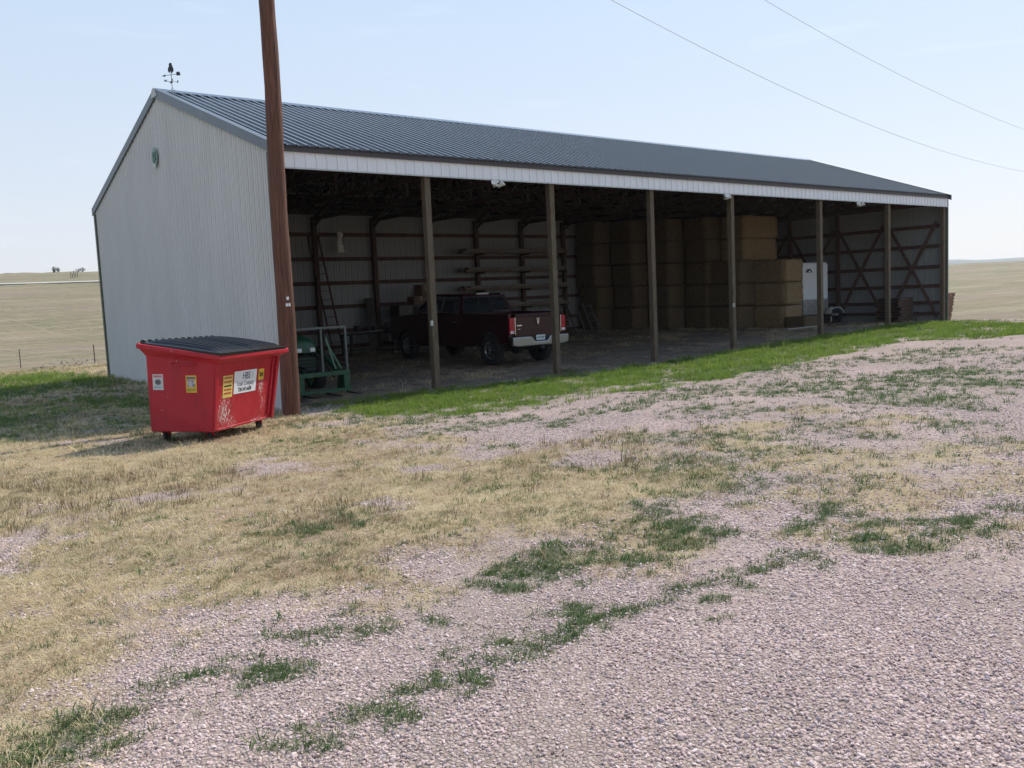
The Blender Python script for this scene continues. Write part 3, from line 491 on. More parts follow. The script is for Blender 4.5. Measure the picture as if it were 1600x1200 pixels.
def do_grass(name, protos, field_, bands, seed_, label, thr=0., pw=None):
    X = []; Y = []; Sz = []
    for r0, r1, dens, s in bands:
        area = .5*(r1*r1-r0*r0)*R(92); n = int(area*dens); x, y, r = wedge(n, r0, r1)
        F = fields(x, y); w = field_(F, x, y)
        keep = rg.random(n) < w; x, y = x[keep], y[keep]
        X.append(x); Y.append(y); Sz.append(s*np.exp(rg.normal(0, .25, len(x))))
    X = np.concatenate(X); Y = np.concatenate(Y); Sz = np.concatenate(Sz)
    if name == 'dry_grass': pk = None
    p = np.array(pw if pw else [1/len(protos)]*len(protos)); pk = rg.choice(len(protos), len(X), p=p/p.sum())
    if name == 'dry_grass':   # tan, brown and olive grass grow in drifts
        n1 = fbm(X*.8, Y*.8, 101, 4); n2 = fbm(X*.7, Y*.7, 131, 4); u = rg.random(len(X))
        pk = np.where(u < .22, 2, 0); pk = np.where(rg.random(len(X)) < np.clip((n1-.45)*5, .12, .85), 1, pk); pk = np.where(rg.random(len(X)) < np.clip((n2-.50)*4, .03, .42), 3, pk)
    scatter(name, protos, X, Y, Sz, pk, seed_, label, tilt=.12); counts[name] = len(X)
do_grass('dry_grass', P_dry, lambda F, x, y: np.clip(F[1]+F[2]*.30+F[0]*.10, 0, 1)*(F[5] < .5), ((2, 7, 330, .9), (7, 13, 200, 1.1), (13, 24, 70, 1.6), (24, 42, 18, 2.4)), 21, 'short sun-bleached grass left of the gravel and round the dumpster', pw=[4, 2.4, 2.2, 1.6])
do_grass('lawn_grass', P_lawn, lambda F, x, y: np.clip(F[0]*np.where((x < -.2)&(y > -1.6)&(y < 11), .22, 1)*np.clip(.35+(fbm(x*1.2, y*1.2, 8, 3)-.35)*5, .25, 1), 0, 1), ((8, 20, 120, .9), (20, 45, 60, 1.25)), 22, 'bright green grass strip along the open front of the shed', pw=[2, 1])
do_grass('weeds', P_weed, lambda F, x, y: np.clip(F[3]+F[2]*.08+F[1]*.025+F[0]*.12, 0, 1), ((1.8, 7, 1000, .75), (7, 13, 300, .95), (13, 22, 140, 1.25), (22, 40, 60, 1.7)), 23, 'low green weeds growing up through the gravel')
do_grass('seeding_grass', P_seed, lambda F, x, y: np.clip(F[4]*.9+F[2]*.09, 0, 1), ((2, 7, 110, .8), (7, 14, 75, 1.0), (14, 22, 10, 1.3)), 24, 'brown seeding grass standing in the dry sward')
def strawf(F, x, y): return (F[5] > .5)*np.clip((fbm(x*.7, y*.7, 66, 4)-.42)*3+.1*(x > 14), 0, 1)
do_grass('loose_hay', [P_dry[2]], strawf, ((15, 40, 22, 1.8),), 25, 'loose hay strewn over the dirt floor of the shed')

# ------------------------------------------------------------------ the shed
BL, BW, HE, HR_, HF = 28.25, 12.16, 5.03, 7.23, 4.58
white = M('white_steel', (.56, .548, .53), .42, var=.05, scale=1.2, spec=.5, stretch=(1, 1, .3))
def shade_back(mt, col):   # grey sheet reverse, coloured darker to deepen the shade inside the shed
    t = mt.node_tree; b = t.nodes['Principled BSDF']; g = N(t, 'ShaderNodeNewGeometry'); mx = N(t, 'ShaderNodeMixRGB')
    t.links.new(g.outputs['Backfacing'], mx.inputs[0]); t.links.new(b.inputs['Base Color'].links[0].from_socket, mx.inputs[1]); mx.inputs[2].default_value = (*col, 1)
    t.links.new(mx.outputs[0], b.inputs['Base Color'])
roofm = M('charcoal_steel', (.036, .039, .047), .17, .0, var=.08, scale=1.0, spec=.4, coat=1.0)
shade_back(white, (.25, .255, .255)); shade_back(roofm, (.03, .03, .03))
trimm = M('slate_trim', (.10, .125, .15), .4, var=.08, scale=2)
dtrim = M('dark_trim', (.05, .042, .045), .5, var=.1)
redw = M('stained_girt_wood', (.085, .042, .032), .8, var=.35, scale=5, stretch=(1, 1, 1), bump=.2, bscale=30)
truw = M('truss_wood', (.06, .038, .028), .85, var=.3, scale=4)
postw = M('weathered_post', (.062, .043, .026), .85, var=.35, scale=9, stretch=(7, 7, .35), bump=.8, bscale=14, col2=(.17, .125, .08), contrast=(.38, .62))
barn = thing('hay_shed', 'long open-fronted steel hay shed with charcoal roof and pale grey walls', 'shed')
PITCH = .2285
def rib_profile(w, h=.017, k2=.25, st=.012):   # (u, d) points over a width w
    p = []
    n = int(round(w/PITCH))
    for k in range(n):
        a = k*w/n; p += [(a, 0), (a+st, h), (a+.036, h), (a+.036+st, 0), (a+w/n*.6-.006, 0), (a+w/n*.6, h*k2), (a+w/n*.6+.012, 0)]
    p.append((w, 0)); return p
def sheet(name, prof, P0, U, V, Nn, v0, v1, mat, thick=.0):
    """profile runs along U, sheet runs along V from v0(u) to v1(u), ribs stand out along Nn"""
    U, V, Nn, P0 = map(Vector, (U, V, Nn, P0)); mb = MB(); vs = []
    for u, d in prof:
        vs += [P0+U*u+Nn*d+V*v0(u), P0+U*u+Nn*d+V*v1(u)]
    fs = [(2*i, 2*i+2, 2*i+3, 2*i+1) for i in range(len(prof)-1)]
    if U.cross(V).dot(Nn) < 0: fs = [f[::-1] for f in fs]   # painted side outwards
    mb.add(vs, fs); me = bpy.data.meshes.new(name); me.from_pydata([tuple(v) for v in mb.v], [], mb.f); me.materials.append(mat); me.update(); return me
rake = lambda y: HE+(HR_-HE)*(1-abs(y-BW/2)/(BW/2))-.05
ng = 13; gw = BW/ng
for X, nrm in ((-.02, -1), (BL+.02, 1)):
    for k in range(ng):
        y0 = k*gw; pr = rib_profile(gw, .021, .75, .016)
        mid = y0 < BW/2 < y0+gw
        if mid: pr = sorted(pr+[(BW/2-y0, 0)])
        me = sheet('wall_panel', pr, (X, y0, 0), (0, 1, 0), (0, 0, 1), (nrm, 0, 0), lambda u: -.36 if X < 1 else -.1, lambda u: rake(y0+u), white)
        put('wall_panel', me, barn)
npan = 30; pw_ = BL/npan
bk = sheet('wall_panel', rib_profile(pw_+.001, .014, .5), (0, 0, 0), (1, 0, 0), (0, 0, 1), (0, 1, 0), lambda u: -.2, lambda u: HE+.015, white)
fa = sheet('fascia_panel', rib_profile(pw_, .022, .1, .006), (0, 0, 0), (1, 0, 0), (0, 0, 1), (0, -1, 0), lambda u: HF, lambda u: HE-.045, M('fascia_steel', (.74, .74, .75), .42, var=.04, scale=1.2))
run = math.hypot(BW/2+.14, (HR_-HE)*(1+.14/(BW/2))); sd_ = Vector((0, BW/2+.14, (HR_-HE)*(1+.14/(BW/2)))).normalized()
nf = Vector((0, -sd_.z, sd_.y))
rf = sheet('roof_panel', rib_profile(pw_+.002, .036, 0., .007), (0, 0, 0), (1, 0, 0), sd_, nf, lambda u: 0, lambda u: run, roofm)
sb = Vector((0, -sd_.y, sd_.z)); nb_ = Vector((0, sd_.z, sd_.y))
rb = sheet('roof_panel', rib_profile(pw_+.002, .036, 0., .007), (0, 0, 0), (1, 0, 0), sb, nb_, lambda u: 0, lambda u: run, roofm)
ez = HE-(HR_-HE)*.14/(BW/2)
for k in range(npan):
    put('wall_panel', bk, barn, loc=(k*pw_, BW+.02, 0)); put('fascia_panel', fa, barn, loc=(k*pw_, -.045, 0))
    put('roof_panel', rf, barn, loc=(k*pw_, -.14, ez+.02+.0015*(k % 2))); put('roof_panel', rb, barn, loc=(k*pw_, BW+.14, ez+.02+.0015*(k % 2)))
# trims
for X, s in ((-.05, -1), (BL+.05, 1)):
    for yy, sg in ((-.17, 1), (BW+.17, -1)):
        mb = MB(); a = Vector((X, yy, ez+.0)); b = Vector((X, BW/2, HR_+.02))
        x0, x1 = X-.03, X+.03
        mb.hexa([(x0, a.y, a.z-.14), (x1, a.y, a.z-.14), (x1, a.y, a.z+.055), (x0, a.y, a.z+.055)], [(x0, b.y, b.z-.16), (x1, b.y, b.z-.16), (x1, b.y, b.z+.045), (x0, b.y, b.z+.045)])
        mb.hexa([(x0, a.y, a.z+.056), (X-s*.15, a.y, a.z+.056), (X-s*.15, a.y, a.z+.066), (x0, a.y, a.z+.066)], [(x0, b.y, b.z+.046), (X-s*.15, b.y, b.z+.046), (X-s*.15, b.y, b.z+.056), (x0, b.y, b.z+.056)])
        mb.build('rake_trim', trimm, barn)
    MB().prism([(BW/2-.20, HR_-.14), (BW/2+.20, HR_-.14), (BW/2+.11, HR_+.045), (BW/2, HR_+.085), (BW/2-.11, HR_+.045)], X+s*.032, X+s*.045).build('ridge_end_cap', M('pale_cap', (.42, .44, .42), .5), barn)
mb = MB(); mb.hexa([(-.07, BW/2-.17, HR_-.03), (-.07, BW/2, HR_+.06), (-.07, BW/2, HR_+.085), (-.07, BW/2-.17, HR_-.005)], [(BL+.07, BW/2-.17, HR_-.03), (BL+.07, BW/2, HR_+.06), (BL+.07, BW/2, HR_+.085), (BL+.07, BW/2-.17, HR_-.005)])
mb.hexa([(-.07, BW/2+.17, HR_-.03), (-.07, BW/2, HR_+.0601), (-.07, BW/2, HR_+.0851), (-.07, BW/2+.17, HR_-.005)], [(BL+.07, BW/2+.17, HR_-.03), (BL+.07, BW/2, HR_+.0601), (BL+.07, BW/2, HR_+.0851), (BL+.07, BW/2+.17, HR_-.005)])
mb.build('ridge_cap', roofm, barn)
MB().box(-.03, BL+.03, -.095, -.067, HE-.13, HE-.005).build('eave_trim', dtrim, barn)
MB().box(-.0, BL, -.078, -.064, HF-.012, HF+.018).build('fascia_base_trim', M('pale_trim', (.5, .52, .5), .45), barn)
for X in (-.045, BL+.045):
    for Y in (-.0, BW+.0):
        MB().box(X-.03, X+.03, Y-.05, Y+.05, -.34, HE-.16).build('corner_trim', M('corner_trim_green', (.10, .11, .08), .5), barn)
# front posts
FP = [.12, 3.65, 7.35, 11.02, 14.58, 19.35, 23.82, 28.10]
for x in FP:
    w = .075
    MB().box(x-w, x+w, .0, .155, gz(x, 0)-.3, HF+.40).build('post', postw, barn, .006)
# headers (doubled beam behind the fascia)
MB().box(.0, BL, .157, .20, 4.60, 4.86).build('header_beam', redw, barn)
MB().box(.0, BL, -.043, -.003, 4.62, 4.86).build('header_beam', redw, barn)
NB = 12; bs = BL/NB
bpw = M('shaded_post', (.09, .055, .04), .85, var=.3, scale=6, stretch=(5, 5, .6))
for k in range(NB+1):
    x = min(max(k*bs, .08), BL-.08)
    if 0 < k < NB or True: MB().box(x-.075, x+.075, BW-.20, BW-.055, -.2, HE-.1).build('post', bpw, barn)
GZ = [.35, .92, 1.78, 2.62, 3.47, 4.33]
for z in GZ: MB().box(.04, BL-.04, BW-.052, BW-.012, z-.07, z+.07).build('girt', redw, barn)
GF = [.42, .85, 1.52, 2.28, 3.10, 3.88, 4.75]
for z in GF: MB().box(BL-.055, BL-.015, .16, BW-.21, z-.07, z+.07).build('girt', redw, barn)
for z in GZ: MB().box(.02, .06, .16, BW-.21, z-.07, z+.07).build('girt', redw, barn)
ENDY = [2.37, 4.6, 6.95, 9.3]
for y in ENDY:
    MB().box(BL-.21, BL-.058, y-.07, y+.07, -.1, rake(y)-.25).build('post', bpw, barn)
    MB().box(.062, .21, y-.07, y+.07, -.35, rake(y)-.25).build('post', bpw, barn)
EY = [.16]+ENDY+[BW-.2]
for i in range(5):
    a, b = EY[i]+.09, EY[i+1]-.09
    for j, (p, q_) in enumerate((((a, .30), (b, 4.05)), ((a, 4.05), (b, .30)))):
        xx = BL-.235-.045*j
        MB().beam((xx, p[0], p[1]), (xx, q_[0], q_[1]), .12, .04, up=(1, 0, 0)).build('cross_brace', redw, barn)
# trusses, purlins
for k in range(NB+1):
    x = min(max(k*bs, .20), BL-.20); mb = MB()
    tz = lambda y: rake(y)-.16
    mb.beam((x, .2, 4.86), (x, BW-.2, 4.86), .045, .14)
    mb.beam((x, .1, tz(.1)), (x, BW/2, tz(BW/2)), .045, .14); mb.beam((x, BW-.1, tz(BW-.1)), (x, BW/2, tz(BW/2)), .045, .14)
    ys_ = [1.3, 3.0, 4.6, BW/2, BW-4.6, BW-3.0, BW-1.3]; low = [2.2, 4.2, 5.3, BW/2, BW-5.3, BW-4.2, BW-2.2]
    for y, l in zip(ys_, low):
        mb.beam((x+.03, y, tz(y)-.05), (x+.03, l, 4.88), .04, .09)
    for i in range(6):
        mb.beam((x-.03, ys_[i+1], tz(ys_[i+1])-.05), (x-.03, low[i], 4.88), .04, .09)
    mb.build('truss', truw, barn)
    for yy, s in ((BW-.2, -1),):
        if 0 < k < NB: MB().beam((x, yy, 4.62), (x, yy+s*.45, 4.84), .04, .09).build('knee_brace', truw, barn)
for s in (0, 1):
    for k in range(9):
        y = .25+k*.70; y = y if s == 0 else BW-y
        MB().box(.02, BL-.02, y-.07, y+.07, rake(y)-.075, rake(y)-.035).build('purlin', truw, barn)
# little outlet boxes on posts
obm = M('grey_box', (.45, .45, .43), .5)
for x, z in ((3.55, 1.35), (14.50, 1.30)):
    MB().box(x-.035, x+.025, -.05, -.003, z-.06, z+.06).build('outlet_box', obm, barn, .005)

# round green emblem on the gable wall
em = thing('gable_emblem', 'small green clover emblem with pale backing high on the gable wall', 'emblem', (-.075, 6.38, 5.68), (0, 0, 0))
n = 20
MB().prism([(.165*math.cos(2*PI*k/n)*(1+.05*math.cos(4*2*PI*k/n)), .02+.24*math.sin(2*PI*k/n)) for k in range(n)], -.02, .0).build('backing_plate', M('emblem_pale', (.22, .33, .30), .5, var=.2, scale=14), em)
mb = MB()
for cx, cz in ((-.06, .10), (.06, .09), (-.055, -.02), (.06, -.03)):
    mb.prism([(cx+.058*math.cos(2*PI*k/12), cz+.062*math.sin(2*PI*k/12)) for k in range(12)], -.034-.002*abs(cx*100 % 3), -.021)
mb.box(-.034, -.0215, -.012, .012, -.16, -.04)
mb.build('clover', M('emblem_green', (.035, .13, .085), .5), em)
MB().prism([(-.10, -.13), (.10, -.13), (.07, -.22), (-.07, -.22)], -.030, -.0205).build('name_band', M('emblem_white', (.5, .52, .53), .5), em)

# weather vane on the ridge
vn = thing('weather_vane', 'black iron weather vane with arrow and compass letters on the roof ridge', 'weather vane', (.38, BW/2, HR_+.06)); vn.scale = (.82, .82, .80)
iron = M('black_iron', (.025, .035, .04), .5)
mb = MB(); mb.tube([(0, 0, .08), (0, 0, .62)], .009, 6)
mb.tube([(0, 0, .10), (-.05, -.06, -.04)], .008, 5); mb.tube([(0, 0, .10), (.09, -.02, 0.0)], .008, 5); mb.tube([(0, 0, .10), (-.02, .1, -.03)], .008, 5)
mb.build('mast', iron, vn)
MB().lathe([(0.001, -.03), (.03, -.015), (.035, 0), (.03, .015), (.001, .03)], 12, Matrix.Translation((0, 0, .27))).build('ball', iron, vn)
mb = MB(); mb.tube([(-.15, .03, .28), (.15, -.03, .28)], .006, 5); mb.tube([(.03, .15, .28), (-.03, -.15, .28)], .006, 5); mb.build('compass_arms', iron, vn)
for ch, p in (('E', (.17, -.035, .29)), ('W', (-.17, .035, .29)), ('N', (.035, .17, .29)), ('S', (-.035, -.17, .29))):
    text(ch, .09, iron, vn, p, (PI/2, 0, -yaw), 'compass_letter', .004, 1, .004)
av = Matrix.Rotation(-yaw, 4, 'Z')
mb = MB(); mb.tube([(-.20, 0, .47), (.20, 0, .50)], .008, 6, mat=av)
mb.prism([(-.29, .455), (-.17, .505), (-.18, .47), (-.17, .435)], -.005, .005, 'y', av)
mb.prism([(.15, .505), (.16, .56), (.22, .575), (.27, .555), (.265, .52), (.29, .48), (.24, .455), (.17, .455)], -.005, .005, 'y', av); mb.build('arrow', iron, vn)
mb = MB(); mb.prism([(-.075, .70), (-.09, .60), (-.05, .54), (-.02, .60), (.0, .56), (.02, .53), (.055, .57), (.085, .60), (.08, .68), (.05, .76), (.035, .84), (-.01, .85), (-.05, .80), (-.045, .74)], -.006, .006, 'y', av)
mb.build('rooster_figure', iron, vn)

# twin-head flood lights under the fascia
fl_white = M('lamp_white', (.72, .72, .69), .4)
def flood(x, lab, ang):
    t = thing('flood_light', lab, 'flood light', (x, -.02, 4.565), (0, 0, ang), 'flood lights under the front fascia')
    MB().box(-.06, .06, -.05, .05, -.045, 0.0).build('mounting_box', fl_white, t, .01)
    for s in (-1, 1):
        mm = Matrix.Translation((s*.10, -.05, -.085)) @ Matrix.Rotation(s*.6, 4, 'Z') @ Matrix.Rotation(R(-35), 4, 'X') @ Matrix.Rotation(PI/2, 4, 'Z') @ Matrix.Rotation(PI, 4, 'Z')
        MB().lathe([(.001, -.09), (.03, -.085), (.035, -.03), (.05, .0), (.07, .06), (.072, .075), (.062, .075), (.055, .05), (.001, .03)], 16, mm).build('lamp_head', fl_white, t)
    MB().lathe([(.001, -.03), (.03, -.025), (.036, 0), (.028, .03), (.001, .04)], 12, Matrix.Translation((0, -.03, -.10)) @ Matrix.Rotation(PI/2, 4, 'Y')).build('sensor', fl_white, t)
flood(5.58, 'white twin-head flood light nearest the pole, above the parked pickup', 0)
flood(14.22, 'white twin-head flood light beside the post left of the tallest hay stack', .3)
flood(21.7, 'white twin-head flood light farthest right under the fascia, right of the trailer', -.2)

# ------------------------------------------------------------------ utility pole and wires
pz = gz(-.46, -1.10)
pl = thing('utility_pole', 'tall brown wooden utility pole standing between the dumpster and the shed', 'utility pole', (-.46, -1.10, 0))
pmt = M('pole_wood', (.050, .020, .013), .8, var=.4, scale=6, stretch=(9, 9, .30), bump=1.0, bscale=10, col2=(.19, .075, .042), contrast=(.36, .62))
mb = MB(); zz = [pz-.4]+[pz+.6*k for k in range(0, 20)]
mb.tube([(.012*z*.9+.012*math.sin(z*1.3), .006*math.sin(z*2), z) for z in zz], [.172-.0042*max(z, 0)+.003*math.sin(z*5.1) for z in zz], 20); mb.build('shaft', pmt, pl)
fwd = Vector((-.54, -.84, 0))
for dx, z, w in ((.075, 2.02, .022), (.055, 1.90, .02), (.10, 1.90, .018)):
    p = Vector((.02, 0, z))+fwd*.158+Vector((.84, -.54, 0))*dx
    mb = MB(); mb.box(-w, w, -.03, .02, -.028, .028); o = mb.build('number_tag', M('tag_white', (.7, .7, .68), .5), pl); o.location = p; o.rotation_euler = (0, 0, -R(33)+dx*3)
wm = M('wire_grey', (.45, .46, .48), .6)
def wire(a, b, sag, r, lab):
    a = Vector(a); b = Vector(b); pts = []
    for i in range(41):
        t = i/40; p = a.lerp(b, t); p.z -= sag*4*t*(1-t); pts.append(p)
    o = MB().tube(pts, r, 5).build('power_line', wm); tag(o, lab, 'power line', 'overhead lines crossing the sky'); return o
def wire3(p0, p1, p2, ext, r, lab):
    p0, p1, p2 = map(Vector, (p0, p1, p2)); s1 = (p1-p0).length; s2 = s1+(p2-p1).length; pts = []
    for i in range(61):
        s = ext*i/60
        l0 = (s-s1)*(s-s2)/(s1*s2); l1 = s*(s-s2)/(s1*(s1-s2)); l2 = s*(s-s1)/(s2*(s2-s1))
        pts.append(p0*l0+p1*l1+p2*l2)
    o = MB().tube(pts, r, 5).build('power_line', wm); tag(o, lab, 'power line', 'overhead lines crossing the sky'); return pts[-1]
e1 = wire3((-.36, -1.05, 10.9), (11.12, 1.36, 9.96), (57.77, 8.48, 8.61), 74, .009, 'lower of the two thin overhead lines crossing the sky at upper right')
e2 = wire3((-.36, -1.02, 13.2), (21.52, 3.53, 12.29), (58.05, 8.61, 11.42), 74, .009, 'upper of the two thin overhead lines crossing the sky at upper right')
p2_ = thing('utility_pole', 'far wooden utility pole beyond the right end of the shed carrying the overhead lines', 'utility pole', (e1.x, (e1.y+e2.y)/2, 0))
MB().tube([(0, 0, gz(e1.x, e1.y)-.5), (0, 0, 6), (0, 0, max(e1.z, e2.z)+.3)], [.17, .15, .12], 14).build('shaft', pmt, p2_)

# ------------------------------------------------------------------ dumpster
DM = Matrix.Identity(4)
dg = gz(-2.6, -3.1)
dp = thing('dumpster', 'red metal dumpster with black lids and peeling stickers beside the wooden pole', 'dumpster', (-3.013, -3.866, .10), (R(1.2), R(1.0), .667))
red = bpy.data.materials.new('dumpster_red'); red.use_nodes = True
def red_mat(mt):
    t = mt.node_tree; b = t.nodes['Principled BSDF']; b.inputs['Roughness'].default_value = .42; b.inputs['Specular IOR Level'].default_value = .35
    co = N(t, 'ShaderNodeTexCoord'); sp = N(t, 'ShaderNodeSeparateXYZ'); t.links.new(co.outputs['Object'], sp.inputs[0])
    nz = N(t, 'ShaderNodeTexNoise'); nz.inputs['Scale'].default_value = 2.2; nz.inputs['Detail'].default_value = 6; t.links.new(co.outputs['Object'], nz.inputs[0])
    mx = N(t, 'ShaderNodeMixRGB'); t.links.new(nz.outputs[0], mx.inputs[0]); mx.inputs[1].default_value = (.34, .010, .022, 1); mx.inputs[2].default_value = (.46, .020, .034, 1)
    m1 = N(t, 'ShaderNodeMapping'); m1.inputs['Scale'].default_value = (30, 8, 9); t.links.new(co.outputs['Object'], m1.inputs[0])
    n2 = N(t, 'ShaderNodeTexNoise'); n2.inputs['Scale'].default_value = 2.2; n2.inputs['Detail'].default_value = 9; n2.inputs['Roughness'].default_value = .62; t.links.new(m1.outputs[0], n2.inputs[0])
    def m_(op, a, b_=0.):
        n = N(t, 'ShaderNodeMath'); n.operation = op
        for i, x in enumerate((a, b_)):
            if isinstance(x, (float, int)): n.inputs[i].default_value = x
            else: t.links.new(x, n.inputs[i])
        return n.outputs[0]
    acc = None
    for cx, cz, wx, wz, a in ((.30, .26, .30, .34, .17), (.50, .08, .22, .18, .15), (1.40, .55, .14, .26, .17), (1.46, .28, .12, .26, .13), (1.30, .03, .35, .06, .14)):
        g_ = m_('ADD', m_('POWER', m_('DIVIDE', m_('SUBTRACT', sp.outputs[0], cx), wx), 2), m_('POWER', m_('DIVIDE', m_('SUBTRACT', sp.outputs[2], cz), wz), 2))
        g_ = m_('MULTIPLY', m_('MAXIMUM', m_('SUBTRACT', 1, g_), 0), a)
        acc = g_ if acc is None else m_('MAXIMUM', acc, g_)
    front = m_('LESS_THAN', sp.outputs[1], .03); wear = m_('MULTIPLY', acc, front)
    th = N(t, 'ShaderNodeMapRange'); th.inputs['From Min'].default_value = .675; th.inputs['From Max'].default_value = .70
    t.links.new(m_('ADD', n2.outputs[0], wear), th.inputs[0])
    rs = N(t, 'ShaderNodeTexNoise'); rs.inputs['Scale'].default_value = 1.3; rs.inputs['Detail'].default_value = 8; rs.inputs['Roughness'].default_value = .7
    mr_ = N(t, 'ShaderNodeMapping'); mr_.inputs['Scale'].default_value = (5, 5, 1.2); t.links.new(co.outputs['Object'], mr_.inputs[0]); t.links.new(mr_.outputs[0], rs.inputs[0])
    rr_ = N(t, 'ShaderNodeMapRange'); rr_.inputs['From Min'].default_value = .52; rr_.inputs['From Max'].default_value = .72; rr_.inputs['To Max'].default_value = .55; t.links.new(rs.outputs[0], rr_.inputs[0])
    mx_r = N(t, 'ShaderNodeMixRGB'); t.links.new(rr_.outputs[0], mx_r.inputs[0]); t.links.new(mx.outputs[0], mx_r.inputs[1]); mx_r.inputs[2].default_value = (.19, .022, .024, 1); mx = mx_r
    wmx = N(t, 'ShaderNodeMixRGB'); t.links.new(th.outputs[0], wmx.inputs[0]); t.links.new(mx.outputs[0], wmx.inputs[1]); wmx.inputs[2].default_value = (.55, .50, .47, 1)
    t.links.new(wmx.outputs[0], b.inputs['Base Color'])
    bp = N(t, 'ShaderNodeBump'); bp.inputs['Strength'].default_value = .5; bp.inputs['Distance'].default_value = .03
    n3 = N(t, 'ShaderNodeTexNoise'); n3.inputs['Scale'].default_value = 3.5; t.links.new(co.outputs['Object'], n3.inputs[0]); t.links.new(n3.outputs[0], bp.inputs['Height']); t.links.new(bp.outputs[0], b.inputs['Normal'])
red_mat(red)
DW, DD, H1, H2 = 1.78, 1.01, 1.085, 1.24
mb = MB(); T = [(-.0, -.10, H1), (DW+.16, -.10, H1), (DW+.16, DD+.02, H2), (0, DD+.02, H2)]; B = [(0, 0, 0), (DW, 0, 0), (DW, DD, 0), (0, DD, 0)]
mb.hexa(B, T); mb.build('body', red, dp, .012)
# pressed panel frame on the front, slightly proud
def fpt(x, z, o=.012): # point on the leaning front face
    k = z/H1; return (x+.16*k*(x/DW), -.10*k-o, z)
def fbar(x0, x1, z0, z1, o=.03):
    mb = MB(); a = [fpt(x0, z0, .001), fpt(x1, z0, .001), fpt(x1, z1, .001), fpt(x0, z1, .001)]; c = [fpt(x0, z0, o), fpt(x1, z0, o), fpt(x1, z1, o), fpt(x0, z1, o)]
    mb.hexa(a, c); return mb
fbar(.0, .07, .02, 1.00).build('corner_rib', red, dp, .006); fbar(1.71, 1.78, .0, 1.02, .045).build('corner_rib', red, dp, .006)
fbar(1.60, 1.635, .08, 1.0, .03).build('corner_rib', red, dp, .006)
fbar(.09, 1.58, .0, .035, .02).build('base_lip', red, dp, .004)
# rim: rolled lip round the top
mb = MB(); e = .05
c4 = [(-.035, -.17, H1+.0), (DW+.27, -.19, H1+.0), (DW+.24, DD+.06, H2+.03), (-.085, DD+.06, H2+.03)]
for i in range(4): 
    a, b = Vector(c4[i]), Vector(c4[(i+1) % 4]); d = (b-a).normalized()*.03
    mb.beam(a-d, b+d, .065, .07)
mb.build('rim', red, dp, .014, seg=2)
# sloping lip skirt joining the body to the rim
mb = MB()
for i in range(4):
    a, b = Vector(T[i]), Vector(T[(i+1) % 4]); a2, b2 = Vector(c4[i]), Vector(c4[(i+1) % 4])
    k = 1-.10/H1
    a3 = Vector(B[i]).lerp(a, k); b3 = Vector(B[(i+1) % 4]).lerp(b, k)
    mb.hexa([a3, b3, b3.lerp(b, .2), a3.lerp(a, .2)], [a2+Vector((0, 0, -.04)), b2+Vector((0, 0, -.04)), b2, a2])
mb.build('skirt', red, dp)
# handle bar on the end
mb = MB(); mb.tube([(-.015, .22, 1.0), (-.075, .24, .985), (-.075, .56, .995), (-.015, .58, 1.01)], .012, 8); mb.build('handle', red, dp)
mb = MB(); mb.tube([(-.10, DD+.07, H2+.06), (DW+.26, DD+.07, H2+.06)], .018, 8); mb.build('hinge_rod', red, dp)
mb = MB(); mb.tube([(DW+.22, -.19, H1+.01), (DW+.36, -.16, H1+.03)], .016, 8); mb.build('lid_bar_end', red, dp)
lidm = M('lid_black', (.007, .008, .010), .30, var=.2, scale=5, spec=.45)
LW = (DW+.27)/2
for s in (0, 1):
    x0 = -.05+s*(LW+.01); mb = MB(); nx, ny = 24, 16
    def lz(u, v):
        z = H1+.065+(H2-H1+.02)*v
        dome = .05*math.sin(PI*min(max(v, 0), 1))**.7*(1-abs(2*u-1)**6)
        rib = .022*(1 if (abs(((u*7) % 1)-.5) < .24 and .06 < u < .94 and .10 < v < .93) else 0)
        return z+dome+rib
    vs = []; nx = 56
    for j in range(ny+1):
        for i in range(nx+1):
            u, v = i/nx, j/ny; vs.append((x0+u*(LW-.01), -.215+v*(DD+.30), lz(u, v)))
    lo = [(x, y, H1+.030+(H2-H1+.02)*(y+.215)/(DD+.30)) for x, y, z in vs]
    n1 = len(vs); W1 = nx+1; fs = []
    for j in range(ny):
        for i in range(nx): a = j*W1+i; fs += [(a, a+1, a+W1+1, a+W1)]
    edge = [i for i in range(nx+1)]+[j*W1+nx for j in range(1, ny+1)]+[ny*W1+i for i in range(nx-1, -1, -1)]+[j*W1 for j in range(ny-1, 0, -1)]
    el_ = [lo[i] for i in edge]; base = len(vs); vs += el_; m_ = len(edge)
    for i in range(m_): fs.append((edge[i], edge[(i+1) % m_], base+(i+1) % m_, base+i))
    mb.add(vs, fs, True); lid = mb.build('lid', lidm, dp)
    ls = lid.modifiers.new('e', 'EDGE_SPLIT'); ls.split_angle = R(35)
    for k in range(6):
        xx = x0+LW*(k+.5)/6; hb = MB(); hb.box(xx-.03, xx+.03, DD+.03, DD+.10, H2+.075, H2+.118); hb.build('hinge_knuckle', lidm, lid, .012)
cm = M('caster_dark', (.05, .012, .015), .6); rub = M('rubber', (.018, .018, .019), .8)
